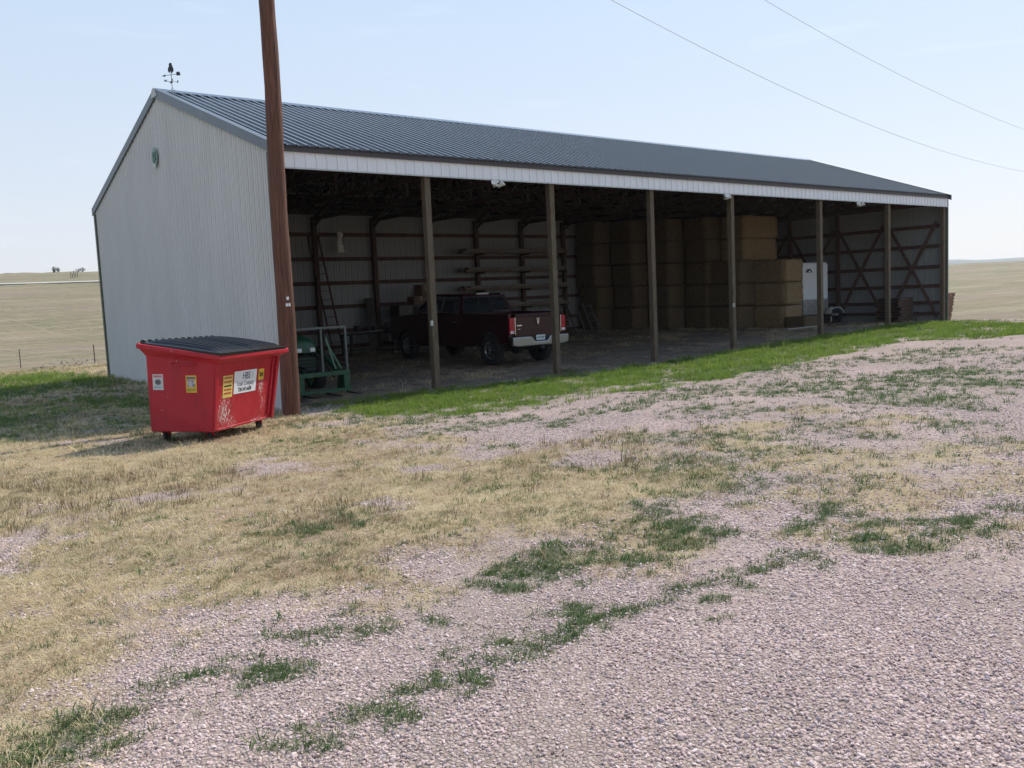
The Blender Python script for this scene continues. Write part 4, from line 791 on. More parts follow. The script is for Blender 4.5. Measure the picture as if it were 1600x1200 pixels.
for x, y in ((.14, .14), (DW-.16, .16), (.14, DD-.14), (DW-.16, DD-.14)):
    w0 = Vector((x, y, 0)); zg_ = gz(*( (dp.matrix_basis if False else Matrix.Translation((-3.013, -3.866, 0)) @ Matrix.Rotation(.667, 4, 'Z')) @ w0 ).to_2d())-.10
    r = .080; zc = zg_+r+.0
    mb = MB(); mb.box(x-.06, x+.06, y-.06, y+.06, -.012, -.001)
    for s in (-1, 1): mb.beam((x, y+s*.032, -.005), (x+.05, y+s*.032, zc), .012, .05, up=(0, 1, 0))
    c = mb.build('caster', red, dp)
    MB().lathe([(.012, -.026), (r*.5, -.026), (r*.9, -.022), (r, -.012), (r, .012), (r*.9, .022), (r*.5, .026), (.012, .026)], 20, Matrix.Translation((x+.05, y, zc)) @ Matrix.Rotation(PI/2, 4, 'Z')).build('wheel', rub, c)
# stickers
def fsticker(x0, x1, z0, z1, mat, lab, rotk=0.):
    mb = MB(); o = .0045
    pts = [fpt(x0, z0, o), fpt(x1, z0+rotk, o), fpt(x1, z1+rotk, o), fpt(x0, z1, o)]; bk_ = [fpt(x0, z0, .0015), fpt(x1, z0+rotk, .0015), fpt(x1, z1+rotk, .0015), fpt(x0, z1, .0015)]
    mb.hexa(bk_, pts); o_ = mb.build('sticker', mat, dp); o_['label'] = lab; return o_
frot = (PI/2+math.atan(.10/H1)*-1, 0, 0)
frot = (PI/2+math.atan2(.10, H1), 0, 0)
def ftext(s_, size, mat, x, z, sx=1., bold=.0, par=None):
    p = fpt(x, z, .0065); o = text(s_, size, mat, dp, p, frot, 'lettering', bold, sx, .0006)
    if par is not None: o.parent = par
    return o
stw = M('sticker_white', (.72, .72, .74), .4, var=.04); sty = M('sticker_yellow', (.70, .42, .04), .45, var=.1); stp = M('sticker_pale_yellow', (.62, .48, .12), .5, var=.2, scale=20)
ink = M('ink_grey', (.12, .13, .17), .5); inkk = M('ink_black', (.015, .015, .015), .5); inkr = M('ink_red', (.45, .05, .04), .5)
s1 = fsticker(.52, 1.16, .50, .84, stw, 'white company name sticker'); 
ftext('HBS', .15, ink, .86, .755, .9, .002, s1); ftext('/', .15, ink, 1.04, .765, .7, .0, s1)
ftext('Trash Company', .105, ink, .84, .645, .78, .0, s1); ftext('720-347-6608', .085, inkk, .83, .555, .85, .001, s1)
s2 = fsticker(.22, .48, .47, .80, stp, 'faded yellow and red warning sticker')
for k, (z, mm) in enumerate(((.765, inkr), (.705, inkr), (.645, inkk), (.59, inkr), (.535, inkr))):
    a = MB(); a.hexa([fpt(.25, z-.011, .005), fpt(.45, z-.011, .005), fpt(.45, z+.011, .005), fpt(.25, z+.011, .005)], [fpt(.25, z-.011, .0062), fpt(.45, z-.011, .0062), fpt(.45, z+.011, .0062), fpt(.25, z+.011, .0062)]); a.build('print_line', mm, s2)
s3 = fsticker(1.22, 1.38, .66, .83, sty, 'small yellow sticker reading 2yd'); ftext('2yd', .10, inkk, 1.30, .745, .8, .004, s3)
def esticker(y0, y1, z0, z1, mat, lab):
    o_ = MB().box(-.0055, -.0015, y0, y1, z0, z1).build('sticker', mat, dp); o_['label'] = lab; return o_
s4 = esticker(.76, .93, .62, .85, M('sticker_grey_white', (.55, .53, .52), .5, var=.1, scale=9), 'white picture sticker')
MB().box(-.0068, -.0056, .775, .915, .805, .835).build('print_line', M('ink_pink', (.5, .18, .2), .5), s4); MB().prism([(.845+.05*math.cos(k*PI/6), .735+.042*math.sin(k*PI/6)) for k in range(12)], -.0068, -.0056).build('print_picture', M('ink_mid', (.10, .10, .11), .5, var=.8, scale=30), s4)
MB().box(-.0068, -.0056, .775, .915, .645, .675).build('print_line', M('ink_bluegrey', (.35, .42, .45), .5), s4)
s5 = esticker(.22, .39, .58, .83, sty, 'yellow picture sticker')
MB().box(-.0068, -.0056, .235, .375, .775, .81).build('print_line', ink, s5); MB().box(-.0068, -.0056, .245, .365, .66, .765).build('print_picture', M('ink_mid2', (.35, .33, .36), .5, var=.8, scale=30), s5)
MB().box(-.0068, -.0056, .235, .375, .60, .64).build('print_line', M('ink_olive', (.35, .3, .03), .5), s5)

# ------------------------------------------------------------------ pickup truck
TX, TY = 8.41, 1.99
tz0 = gz(TX, TY+1.3)
tk = thing('pickup_truck', 'dark maroon crew cab pickup parked nose-in under the shed roof', 'pickup truck', (TX, TY, tz0), (R(1.0), 0, R(-1.0)))
paint = M('maroon_paint', (.026, .0025, .005), .28, .2, var=.05, scale=2, spec=.3, coat=.35)
blk = M('black_plastic', (.012, .012, .013), .55); chrome = M('chrome', (.62, .63, .64), .16, 1., var=.05); tglass = glass('truck_glass', (.02, .025, .03), .78)
def arch(cy, r=.50, n=10, a0=0., zc=.43): return [(cy+r*math.cos(PI-PI*k/n), zc+r*math.sin(PI-PI*k/n)) for k in range(n+1)]
RA, FA = .95, 5.24
def side(extra=0):
    p = [(.03, .66)]
    ra = [(y, z) for y, z in arch(RA) if z > .5]; fa_ = [(y, z) for y, z in arch(FA) if z > .5]
    p += [(ra[0][0], .60)]+ra+[(ra[-1][0], .52), (fa_[0][0], .50)]+fa_+[(fa_[-1][0], .55), (5.92, .62), (5.98, .95), (5.93, 1.22), (5.7, 1.31)]
    return p
BK = .20
# bed sides
for s in (-1, 1):
    x0, x1 = s*.90, s*1.0
    ra = [(y, z) for y, z in arch(RA) if z > .5]
    poly = [(.03, .66), (.30, .60), (ra[0][0], .58)]+ra+[(ra[-1][0], .52), (2.22, .52), (2.22, 1.43), (1.1, 1.425), (.03, 1.42)]
    MB().prism(poly, min(x0, x1), max(x0, x1)).build('bed_side', paint, tk, .02, seg=2)
MB().box(-.90, .90, .06, 2.17, .80, .86).build('bed_floor', blk, tk)
MB().box(-.90, .90, 2.14, 2.22, .60, 1.43).build('bed_front_wall', paint, tk)
n_before = set(bpy.data.objects)
# cab lower body, doors region and nose
fa_ = [(y, z) for y, z in [(y-BK, z) for y, z in arch(FA)] if z > .5]
poly = [(2.05, .52), (fa_[0][0], .50)]+fa_+[(fa_[-1][0], .55), (5.94, .60), (5.99, .95), (5.95, 1.22), (5.75, 1.32), (4.55, 1.42), (4.35, 1.45), (2.05, 1.43)]
MB().prism(poly, -1.0, 1.0).build('cab_body', paint, tk, .03, seg=2)
# greenhouse: roof and pillars
RF = [(-.74, 2.28, 1.93), (.74, 2.28, 1.93), (.74, 3.78, 1.95), (-.74, 3.78, 1.95)]
BS = [(-.94, 2.08, 1.42), (.94, 2.08, 1.42), (.94, 4.48, 1.44), (-.94, 4.48, 1.44)]
MB().hexa([Vector(v)+Vector((0, 0, -.04)) for v in RF], [(-.70, 2.33, 1.985), (.70, 2.33, 1.985), (.70, 3.70, 2.0), (-.70, 3.70, 2.0)]).build('roof', paint, tk, .02, seg=2)
for i in range(4): MB().beam(BS[i], RF[i], .10 if i < 2 else .07, .09).build('pillar', paint, tk, .01)
for s in (-1, 1): MB().beam((s*.95, 3.15, 1.42), (s*.755, 3.10, 1.93), .05, .09).build('pillar', blk, tk)
def pane(name, a, b, c, d, par=tk):
    a, b, c, d = map(Vector, (a, b, c, d)); n_ = (b-a).cross(d-a).normalized()*.006
    return MB().hexa([a, b, c, d], [a+n_, b+n_, c+n_, d+n_]).build(name, tglass, par)
rg_ = pane('rear_window', (-.86, 2.105, 1.46), (.86, 2.105, 1.46), (.68, 2.275, 1.88), (-.68, 2.275, 1.88))
for x in (-.22, .22): MB().beam((x, 2.095, 1.45), (x*.95, 2.262, 1.89), .02, .02).build('window_divider', blk, rg_)
pane('windscreen', (.86, 4.44, 1.47), (-.86, 4.44, 1.47), (-.68, 3.80, 1.90), (.68, 3.80, 1.90))
for s in (-1, 1):
    pane('side_window', (s*.935, 2.18, 1.46), (s*.935, 3.10, 1.46), (s*.76, 3.06, 1.89), (s*.76, 2.36, 1.89)); pane('side_window', (s*.935, 3.20, 1.46), (s*.935, 4.30, 1.46), (s*.76, 3.72, 1.90), (s*.76, 3.15, 1.89))
    for y0, y1 in ((2.15, 3.10), (3.14, 4.35)):
        d_ = MB().box(min(s*.995, s*1.008), max(s*.995, s*1.008), y0+.02, y1-.02, .60, 1.38).build('door', paint, tk, .01)
        MB().box(min(s*1.009, s*1.035), max(s*1.009, s*1.035), y0+.06, y0+.24, 1.18, 1.215).build('handle', chrome, d_, .006)
    mm = MB(); mm.box(min(s*1.06, s*1.24), max(s*1.06, s*1.24), 4.12, 4.20, 1.38, 1.66); mm.beam((s*.97, 4.2, 1.46), (s*1.1, 4.17, 1.46), .05, .04); mm.build('mirror', blk, tk, .015)
    MB().box(min(s*.78, s*.93), max(s*.78, s*.93), 5.93, 6.01, .95, 1.16).build('headlight', chrome, tk, .01)
    # wheel-arch lips
    for cy in (RA-BK, FA-BK):
        MB().tube([(s*1.0, y, z) for y, z in arch(cy, .505)], .022, 6).build('arch_lip', blk, tk)
MB().box(-.5, .5, 5.96, 6.02, .85, 1.2).build('grille', chrome, tk, .01)
MB().box(-1.0, 1.0, 5.97, 6.14, .52, .76).build('front_bumper', chrome, tk, .03)
MB().box(-.55, .55, 2.5, 2.65, 1.0, 1.72).build('seat', blk, tk, .04); MB().box(-.75, -.25, 3.4, 3.55, 1.0, 1.78).build('seat', blk, tk, .05); MB().box(.25, .75, 3.4, 3.55, 1.0, 1.78).build('seat', blk, tk, .05)
for o in set(bpy.data.objects)-n_before:
    if o.parent is tk or o.parent == tk: o.location.y += BK
# tailgate
tg = MB().box(-.80, .80, -.005, .05, .70, 1.42).build('tailgate', paint, tk, .015, seg=2)
MB().box(-.80, .80, -.05, -.006, 1.335, 1.40).build('tailgate_spoiler', paint, tg, .015)
MB().box(-.70, .70, -.012, -.0055, 1.02, 1.035).build('crease', blk, tg)
MB().prism([(-.075, 1.30), (.075, 1.30), (.07, 1.20), (.035, 1.10), (0, 1.075), (-.035, 1.10), (-.07, 1.20)], -.02, -.006, 'y').build('shield_emblem', blk, tg, .004)
mb = MB(); mb.prism([(-.055, 1.285), (-.02, 1.285), (-.008, 1.20), (0, 1.13), (.008, 1.20), (.02, 1.285), (.055, 1.285), (.035, 1.24), (.028, 1.17), (0, 1.095), (-.028, 1.17), (-.035, 1.24)], -.030, -.0205, 'y'); mb.build('chrome_emblem', chrome, tg)
MB().box(-.74, -.56, -.014, -.006, 1.085, 1.125).build('chrome_badge', chrome, tg, .004); MB().box(-.72, -.62, -.010, -.006, 1.0, 1.012).build('chrome_badge', chrome, tg)
tl_r = M('tail_red', (.40, .008, .02), .25, var=.1); tl_w = M('tail_clear', (.6, .55, .55), .3)
for s in (-1, 1):
    c = MB().box(min(s*.825, s*1.0), max(s*.825, s*1.0), -.03, .03, .88, 1.32).build('tail_light', tl_r, tk, .02, seg=2)
    MB().box(min(s*.86, s*.98), max(s*.86, s*.98), -.036, -.0305, .90, .97).build('reversing_lens', tl_w, c)
    mb = MB(); mb.box(min(s*.805, s*.83), max(s*.805, s*.83), -.045, .0, .86, 1.34); mb.build('chrome_bezel', chrome, c, .005)
MB().box(-.22, .22, 2.46, 2.51, 1.955, 1.995).build('third_brake_light', M('lamp_clear', (.6, .55, .52), .3), tk, .008)
# rear bumper with step notch
prf = [(-1.0, .80), (-.34, .80), (-.22, .66), (.22, .66), (.34, .80), (1.0, .80), (1.0, .58), (.85, .54), (-.85, .54), (-1.0, .58)]
bp_ = MB().prism(prf, -.16, -.02, 'y').build('rear_bumper', M('bumper_chrome', (.33, .345, .35), .30, 1., var=.05), tk, .025, seg=2)
MB().box(-.30, .30, -.10, -.015, .665, .80).build('step_pad', blk, tk)
pt = MB().box(-.155, .155, -.125, -.112, .685, .825).build('licence_plate', M('plate_white', (.6, .65, .68), .4, var=.03), tk, .004)
text('LGX-081', .085, M('plate_ink', (.05, .12, .10), .5), pt, (0, -.128, .755), (PI/2, 0, 0), 'lettering', .002, .8, .001)
MB().box(-.06, .06, -.22, .3, .45, .53).build('tow_hitch', blk, tk, .01)
mb = MB(); mb.box(-.45, -.35, .3, 5.8, .50, .62); mb.box(.35, .45, .3, 5.8, .50, .62); mb.tube([(-.85, RA, .42), (.85, RA, .42)], .06, 10); mb.lathe([(.02, -.16), (.15, -.1), (.17, 0), (.15, .1), (.02, .16)], 14, Matrix.Translation((0, RA, .42))); mb.tube([(-.85, FA, .40), (.85, FA, .40)], .05, 8); mb.box(-.35, .35, 2.7, 4.7, .42, .60); mb.build('chassis', blk, tk)
tyre = M('tyre', (.014, .014, .015), .85, var=.3, scale=30); rimm = M('alloy', (.30, .30, .31), .3, .8, var=.1)
for s in (-1, 1):
    for cy in (RA, FA):
        r = .425; mm = Matrix.Translation((s*.86, cy, r))
        wh = MB().lathe([(.26, -.12), (.36, -.135), (.41, -.12), (r, -.08), (r, .08), (.41, .12), (.36, .135), (.26, .12)], 36, mm).build('tyre', tyre, tk)
        mb = MB(); q_ = Matrix.Translation((s*.965 if s > 0 else s*.965, cy, r))
        mb.lathe([(.262, -.05*s), (.25, .0), (.235, .0), (.22, -.06*s)], 28, q_)
        for k in range(8):
            a = 2*PI*k/8
            mb.beam(q_ @ Vector((0, .05*math.cos(a), .05*math.sin(a))), q_ @ Vector((-.005*s, .24*math.cos(a), .24*math.sin(a))), .03, .045, up=(s, 0, 0))
        mb.lathe([(.001, .03*s), (.045, .02*s), (.06, -.02*s)], 14, q_)
        mb.build('rim', rimm, wh)
        MB().lathe([(.001, -.02*s), (.225, -.02*s), (.225, -.03*s), (.001, -.03*s)], 20, Matrix.Translation((s*.93, cy, r))).build('brake_disc', blk, wh)

# ------------------------------------------------------------------ tractor with fork frame
grn = M('tractor_green', (.015, .075, .032), .45, var=.25, scale=4); grd = M('tractor_dark', (.015, .018, .015), .7); yel = M('tractor_yellow', (.55, .38, .03), .5)
tz1 = gz(1.5, 2.5)
tr = thing('tractor', 'green tractor with front fork frame half hidden behind the wooden pole', 'tractor', (1.68, 2.45, tz1))
mb = MB()   # hood: rounded section lofted along Y
secs = [(0, .24, .94, 1.16), (.08, .31, .88, 1.26), (.4, .34, .86, 1.33), (1.0, .34, .86, 1.40), (1.5, .34, .86, 1.43)]; vs = []
for y, w, zb, zt in secs:
    for k in range(9):
        a = PI*k/8; vs.append((-w*math.copysign(abs(math.cos(a))**.6, math.cos(a)), y, zb+(zt-zb)*math.sin(a)**.6))
fs = [(i*9+k, i*9+k+1, (i+1)*9+k+1, (i+1)*9+k) for i in range(4) for k in range(8)]+[tuple(range(9))[::-1], tuple(range(36, 45))]
mb.add(vs, fs, True); mb.build('hood', grn, tr)
gr = MB().box(-.26, .26, .02, 1.45, .48, .86).build('grille', grd, tr, .02)
for s in (-1, 1): MB().box(s*.17-.07, s*.17+.07, -.02, .03, .95, 1.05).build('headlight', M('headlight_lens', (.75, .78, .75), .2), tr, .015)
for z in (.56, .64, .72, .80): MB().box(-.22, .22, .0, .019, z-.01, z+.01).build('grille_bar', grn, gr)
MB().box(-.16, .16, .1, 3.0, .40, .75).build('chassis', grd, tr, .02)
def wheel(x, y, r, w, p, rim):
    o = MB().lathe([(r*.55, -w/2), (r*.92, -w/2), (r, -w*.4), (r, w*.4), (r*.92, w/2), (r*.55, w/2)], 30, Matrix.Translation((x, y, r))).build('wheel', tyre, p)
    mb = MB(); 
    for k in range(22):
        a = 2*PI*k/22
        for s in (-1, 1): mb.beam((x+s*w*.02, y+r*1.0*math.cos(a), r+r*1.0*math.sin(a)), (x+s*w*.45, y+r*math.cos(a+.16), r+r*math.sin(a+.16)), .03, .035, up=(0, math.cos(a), math.sin(a)))
    mb.build('tread', tyre, o)
    MB().lathe([(.02, -w*.2), (r*.35, -w*.2), (r*.56, -w*.42), (r*.56, w*.42), (r*.35, w*.2), (.02, w*.2)], 24, Matrix.Translation((x, y, r))).build('rim', rim, o)
for s in (-1, 1): wheel(s*.58, .75, .38, .25, tr, yel); wheel(s*.62, 2.55, .60, .36, tr, yel)
for s in (-1, 1):
    mb = MB(); mb.tube([(s*.62, 2.55+.72*math.cos(a), .60+.72*math.sin(a)) for a in [R(20+14*k) for k in range(10)]], .02, 6)
    pts = [(2.55+.70*math.cos(R(20+14*k)), .60+.70*math.sin(R(20+14*k))) for k in range(10)]
    mb.prism(pts+[(y_*.97+.076, z_*.96+.02) for y_, z_ in pts[::-1]], min(s*.42, s*.82), max(s*.42, s*.82)); mb.build('fender', grn, tr)
MB().box(-.22, .22, 2.25, 2.7, .85, .95).build('seat', yel, tr, .04); MB().box(-.22, .22, 2.68, 2.78, .93, 1.25).build('seat_back', yel, tr, .04)
mb = MB(); mb.tube([(0, 1.55, 1.0), (0, 1.85, 1.22)], .02, 8); mb.tube([(.18*math.cos(a), 1.88-.08*math.sin(a)*.8, 1.23+.12*math.sin(a)) for a in [2*PI*k/16 for k in range(17)]], .014, 6); mb.build('steering_wheel', grd, tr)
for s in (-1, 1):
    mb = MB(); mb.beam((s*.42, 1.35, .75), (s*.42, .95, 1.02), .06, .11); mb.beam((s*.42, .98, 1.03), (s*.42, .10, .93), .06, .11); mb.beam((s*.42, .14, .94), (s*.42, -1.02, .32), .06, .12)
    mb.build('loader_arm', grn, tr, .008)
    mb = MB(); mb.tube([(s*.50, .2, .80), (s*.50, -1.0, .62)], .028, 8); mb.build('lift_cylinder', grd, tr)
# fork frame carried on the arms (x from .75 to 2.1 in the shed)
FF = [(-.72, .58)]
ffy = -1.22
MB().box(-.90, .42, ffy-.05, ffy+.05, .46, .56).build('cross_beam', grn, tr, .008)
MB().box(-.90, .42, ffy-.03, ffy+.04, .09, .16).build('lower_beam', grn, tr, .008)
for x in (-.88, -.23, .37): MB().box(x-.022, x+.022, ffy-.025, ffy+.02, .561, 1.50).build('upright', M('frame_grey', (.10, .11, .10), .5), tr)
MB().box(-.90, .395, ffy-.024, ffy+.019, 1.501, 1.55).build('top_bar', M('frame_grey', (.10, .11, .10), .5), tr)
for x in (-.84, .28): MB().hexa([(x-.02, ffy-.04, .16), (x+.13, ffy-.04, .16), (x+.13, ffy+.35, .10), (x-.02, ffy+.35, .10)], [(x-.02, ffy-.04, .459), (x+.13, ffy-.04, .459), (x+.13, ffy+.22, .46), (x-.02, ffy+.22, .46)]).build('side_plate', grn, tr, .006)
for x in (-.73, -.16, .34): MB().hexa([(x-.03, ffy-.66, .05), (x+.03, ffy-.66, .05), (x+.03, ffy, .05), (x-.03, ffy, .05)], [(x-.03, ffy-.66, .062), (x+.03, ffy-.66, .062), (x+.03, ffy, .088), (x-.03, ffy, .088)]).build('fork', grd, tr)
mb = MB(); mb.beam((-.06, ffy+.1, 1.30), (.10, ffy+.02, .60), .05, .035); mb.beam((.08, ffy+.35, 1.18), (.24, ffy+.03, .60), .03, .03); mb.build('brace_bar', M('pale_green_steel', (.12, .22, .15), .5), tr)
mb = MB(); mb.tube([(-.2, .1, .9), (-.1, -.5, .95), (.0, -1.0, .75), (.0, ffy, .6)], .016, 6); mb.tube([(.1, .1, .9), (.15, -.5, .8), (.1, -1.0, .45), (.05, ffy, .42)], .016, 6); mb.build('hydraulic_hose', grd, tr)

# ------------------------------------------------------------------ things kept along the back wall
yb = BW-.26
def ladder(x0, x1, y0, y1, z0, z1, w, mat, lab, grp=None, rails=.03):
    t = thing('ladder', lab, 'ladder', (x0, y0, z0))
    d = Vector((x1-x0, y1-y0, z1-z0)); side_ = Vector((1, 0, 0)) if abs(d.x) < abs(d.z) else Vector((0, 0, 1)); side_ = (side_-d.normalized()*side_.dot(d.normalized())).normalized()
    for s in (-1, 1): MB().beam(side_*s*w/2, d+side_*s*w/2, rails, .075, up=(0, 1, 0)).build('rail', mat, t)
    n = int(d.length/.30)
    for k in range(n):
        p = d*((k+.6)/n); MB().tube([p-side_*w/2, p+side_*w/2], .014, 6).build('rung', mat, t)
    return t
lr = M('ladder_red', (.10, .022, .02), .6, var=.3); la = M('ladder_alu', (.22, .22, .22), .45, .5)
ladder(7.25, 6.93, yb-.75, yb, gz(7.4, 11), 4.25, .40, lr, 'tall red extension ladder leaning on the back wall left of the pickup')
ladder(17.55, 17.75, 9.75, 10.55, gz(17.6, 9.8), 1.45, .50, la, 'short step ladder leaning against the hay left of the middle post', rails=.025)
ladder(18.55, 18.70, 9.9, 10.62, gz(18.5, 9.9), 1.42, .42, la, 'short ladder leaning beside the step ladder, nearer the middle post', rails=.025)
rag = M('white_cloth', (.75, .73, .68), .9, var=.3, scale=10)
mb = MB(); vs = []; rows = 12; cols = 10
prof = [(.10, 0), (.16, .06), (.15, .16), (.09, .26), (.10, .36), (.14, .46), (.13, .55), (.18, .64), (.17, .74), (.20, .84), (.22, .90), (.12, .94)]
for i, (r, dz) in enumerate(prof):
    for k in range(cols):
        a = 2*PI*k/cols; rr_ = r*(.8+.35*vnoise(np.array([k*.9]), np.array([i*.7]), 4)[0]); vs.append((rr_*math.cos(a)+(.03*math.sin(i*.9)), rr_*.5*math.sin(a), -dz))
mb.add(vs, [(i*cols+k, i*cols+(k+1) % cols, (i+1)*cols+(k+1) % cols, (i+1)*cols+k) for i in range(rows-1) for k in range(cols)]+[tuple(range(cols)), tuple(range((rows-1)*cols, rows*cols))], True)
o = mb.build('hanging_rag', rag); o.location = (7.88, yb-.15, 4.40); o.scale = (.72, .72, .78); tag(o, 'crumpled off-white cloth hanging high on the back wall right of the tall ladder', 'cloth')
# long boards on brackets
brd = M('stored_board', (.17, .13, .10), .85, var=.35, scale=5, stretch=(.5, 4, 4)); brg = M('stored_board_grey', (.20, .185, .165), .85, var=.3, scale=5, stretch=(.5, 4, 4))
pos_w = ['topmost', 'second from the top', 'third from the top', 'lowest']
for i, z in enumerate((3.70, 2.98, 2.27, 1.55)):
    t = thing('board_stack', 'bundle of long boards on wall brackets behind the pickup, '+pos_w[i]+' of four', 'boards', (15.9, yb-.10, z), group='board bundles racked on the back wall')
    for k in range(3):
        for j in range(2):
            l0, l1 = -2.75+rnd.uniform(-.15, .15), 2.6+rnd.uniform(-.3, .2)
            MB().box(l0, l1, -.34+k*.135, -.22+k*.135, -.10+j*.095, -.012+j*.095).build('board', brg if (k+j) % 2 else brd, t)
    for x in (-1.9, .45, 2.5): MB().box(x-.04, x+.04, -.40, .06, -.17, -.101).build('bracket', redw, t)
ply = M('plywood', (.20, .14, .09), .8, var=.25, scale=3)
def leanboard(x, w, h, lab, mat=ply, lean=.5, skew=0.):
    z0 = gz(x, yb-lean); t_ = MB(); a = [(x-w/2, yb-lean, z0), (x+w/2, yb-lean, z0)]; b = [(x-w/2+skew, yb-.02, z0+h), (x+w/2+skew, yb-.02, z0+h)]
    t_.hexa([a[0], a[1], (a[1][0], a[1][1]+.03, a[1][2]), (a[0][0], a[0][1]+.03, a[0][2])], [b[0], b[1], (b[1][0], b[1][1]+.03, b[1][2]), (b[0][0], b[0][1]+.03, b[0][2])])
    o = t_.build('leaning_sheet', mat); tag(o, lab, 'board'); return o
leanboard(8.85, .35, 1.95, 'dark narrow sheet of plywood leaning on the back wall beside a wall post', M('ply_dark', (.06, .05, .045), .8), .45, .18)
leanboard(11.35, .5, 2.25, 'brown plywood sheet leaning on the back wall just behind the first post', ply, .4, .1)
# boxes and cabinet left of the pickup nose
card = M('cardboard', (.15, .095, .065), .85, var=.15); cab = M('cabinet_dark', (.035, .033, .03), .6)
def cabinet(x, y, w, d, h, lab):
    t = thing('storage_cabinet', lab, 'cabinet', (x, y, gz(x, y))); MB().box(-w/2, w/2, -d/2, d/2, 0, h).build('carcass', cab, t, .01)
    for s in (-1, 1):
        d_ = MB().box(s*w/4-w/4+.02, s*w/4+w/4-.02, -d/2-.022, -d/2-.002, .06, h-.04).build('door', M('cabinet_door', (.05, .045, .04), .5), t, .004)
        MB().box(s*.06-.01, s*.06+.01, -d/2-.045, -d/2-.0225, h*.45, h*.6).build('handle', chrome, d_)
cabinet(10.3, 11.1, 1.5, .6, 1.62, 'dark storage cabinet against the back wall left of the pickup nose')
def carton(x, y, z, w, d, h, lab, rz=0):
    t = thing('cardboard_box', lab, 'box', (x, y, z), (0, 0, rz)); MB().box(-w/2, w/2, -d/2, d/2, 0, h).build('carton', card, t, .006)
    MB().box(-.035, .035, -d/2-.004, d/2+.004, h*.45, h+.003).build('packing_tape', M('tape', (.30, .22, .14), .4), t)
cz_ = gz(10.3, 11.1)+1.625
carton(10.55, 11.05, cz_, .62, .45, .28, 'flat cardboard box on top of the dark cabinet, lower of two'); carton(10.75, 11.05, cz_+.285, .40, .38, .42, 'taller cardboard box stacked on the flat one on the cabinet', .2)
# work bench with bright pipe
t = thing('work_bench', 'dark low bench cluttered with a shiny pipe between the tractor and the pickup', 'bench', (7.9, 9.9, gz(7.9, 9.9)))
MB().box(-1.1, 1.1, -.35, .35, .74, .79).build('bench_top', cab, t, .01)
for x in (-1.0, 1.0):
    for y in (-.28, .28): MB().box(x-.04, x+.04, y-.04, y+.04, 0, .739).build('leg', cab, t)
MB().box(-1.0, 1.0, -.25, .25, .22, .25).build('shelf', cab, t)
o = MB().tube([(-1.15, -.30, .0), (.2, -.34, .02)], .028, 10).build('metal_pipe', M('bright_steel', (.75, .75, .73), .22, 1.)); o.location = (7.85, 9.9, gz(7.9, 9.9)+.83); tag(o, 'shiny metal pipe lying on the dark bench left of the pickup', 'pipe')
for i, (x, y, s_) in enumerate(((7.3, 9.9, .25), (8.5, 9.95, .3), (8.0, 9.95, .22))):
    t = thing('steel_can', ['squat dark can on the left end of the low bench', 'larger dark can on the right end of the low bench', 'small dark can in the middle of the low bench'][i], 'can', (x, y, gz(7.9, 9.9)+.792)); MB().lathe([(.001, 0), (s_*.45, 0), (s_*.45, s_), (s_*.4, s_+.01), (.001, s_+.01)], 18, Matrix.Rotation(-PI/2, 4, 'Y')).build('drum', M('can_dark', (.05, .045, .05), .4, .5), t)
    MB().tube([(-s_*.44, 0, s_), (-s_*.25, 0, s_*1.4), (s_*.25, 0, s_*1.4), (s_*.44, 0, s_)], .008, 6).build('handle', chrome, t)

# ------------------------------------------------------------------ pallets
palw = M('pallet_wood', (.20, .12, .075), .85, var=.35, scale=6)
def pallet(loc, rot, lab, mat=palw, grp=None):
    t = thing('pallet', lab, 'pallet', loc, rot, grp)
    for k in range(7): MB().box(-.6, .6, -.5+k*.158-.003, -.5+k*.158+.09, .105, .125).build('deck_board', mat, t)
    for y in (-.47, -.02, .43): MB().box(-.6, .6, y, y+.045, .02, .104).build('stringer', mat, t)
    for x in (-.55, -.05, .47): MB().box(x, x+.09, -.5, .5, 0, .019).build('base_board', mat, t)
    return t
ordn = ['bottom', 'second', 'third', 'fourth', 'fifth', 'sixth', 'seventh', 'eighth', 'ninth', 'tenth', 'eleventh']
x0_, y0_ = 28.86, .80; zb_ = gz(x0_, y0_)-.02
bp0 = pallet((x0_, y0_, zb_), (0, 0, .1), 'weathered pallet, bottom of the leaning stack outside the right end of the shed', grp='pallets stacked outside the right end')
for k in range(1, 9):
    c = copy_tree(bp0); c.location = (x0_+.016*k+rnd.uniform(-.01, .01), y0_-.012*k, zb_+.1305*k); c.rotation_euler = (R(.5*k), R(-.9), .1+rnd.uniform(-.05, .05))
    c['label'] = 'weathered pallet, %s from the ground in the leaning stack outside the right end' % ordn[k] if k < 8 else 'weathered pallet on top of the leaning stack outside the right end of the shed'
zi = gz(27.2, 1.7)
ip = pallet((27.3, 1.62, zi), (0, 0, .05), 'dark pallet, bottom of the stack inside the far end wall under the braces', bpw, 'pallets stacked inside by the far end wall')
for k in range(1, 8):
    c = copy_tree(ip); c.location = (27.3+rnd.uniform(-.03, .03), 1.62+rnd.uniform(-.03, .03), zi+.1265*k); c.rotation_euler = (0, 0, .05+rnd.uniform(-.06, .06))
    c['label'] = ('dark pallet, %s from the floor in the stack by the far end wall' % ordn[k]) if k < 7 else 'dark pallet on top of the stack inside by the far end wall'
zl = gz(17.0, 11.0)
lp = pallet((16.9, 10.9, zl), (0, 0, 0), 'brown pallet, bottom of the low pile against the back wall left of the hay', bpw, 'pallets piled by the left end of the hay')
for k in range(1, 6):
    c = copy_tree(lp); c.location = (16.9+rnd.uniform(-.05, .05), 10.9, zl+.1265*k); c['label'] = ('brown pallet, %s from the floor in the low pile left of the hay' % ordn[k]) if k < 5 else 'brown pallet on top of the low pile left of the hay'

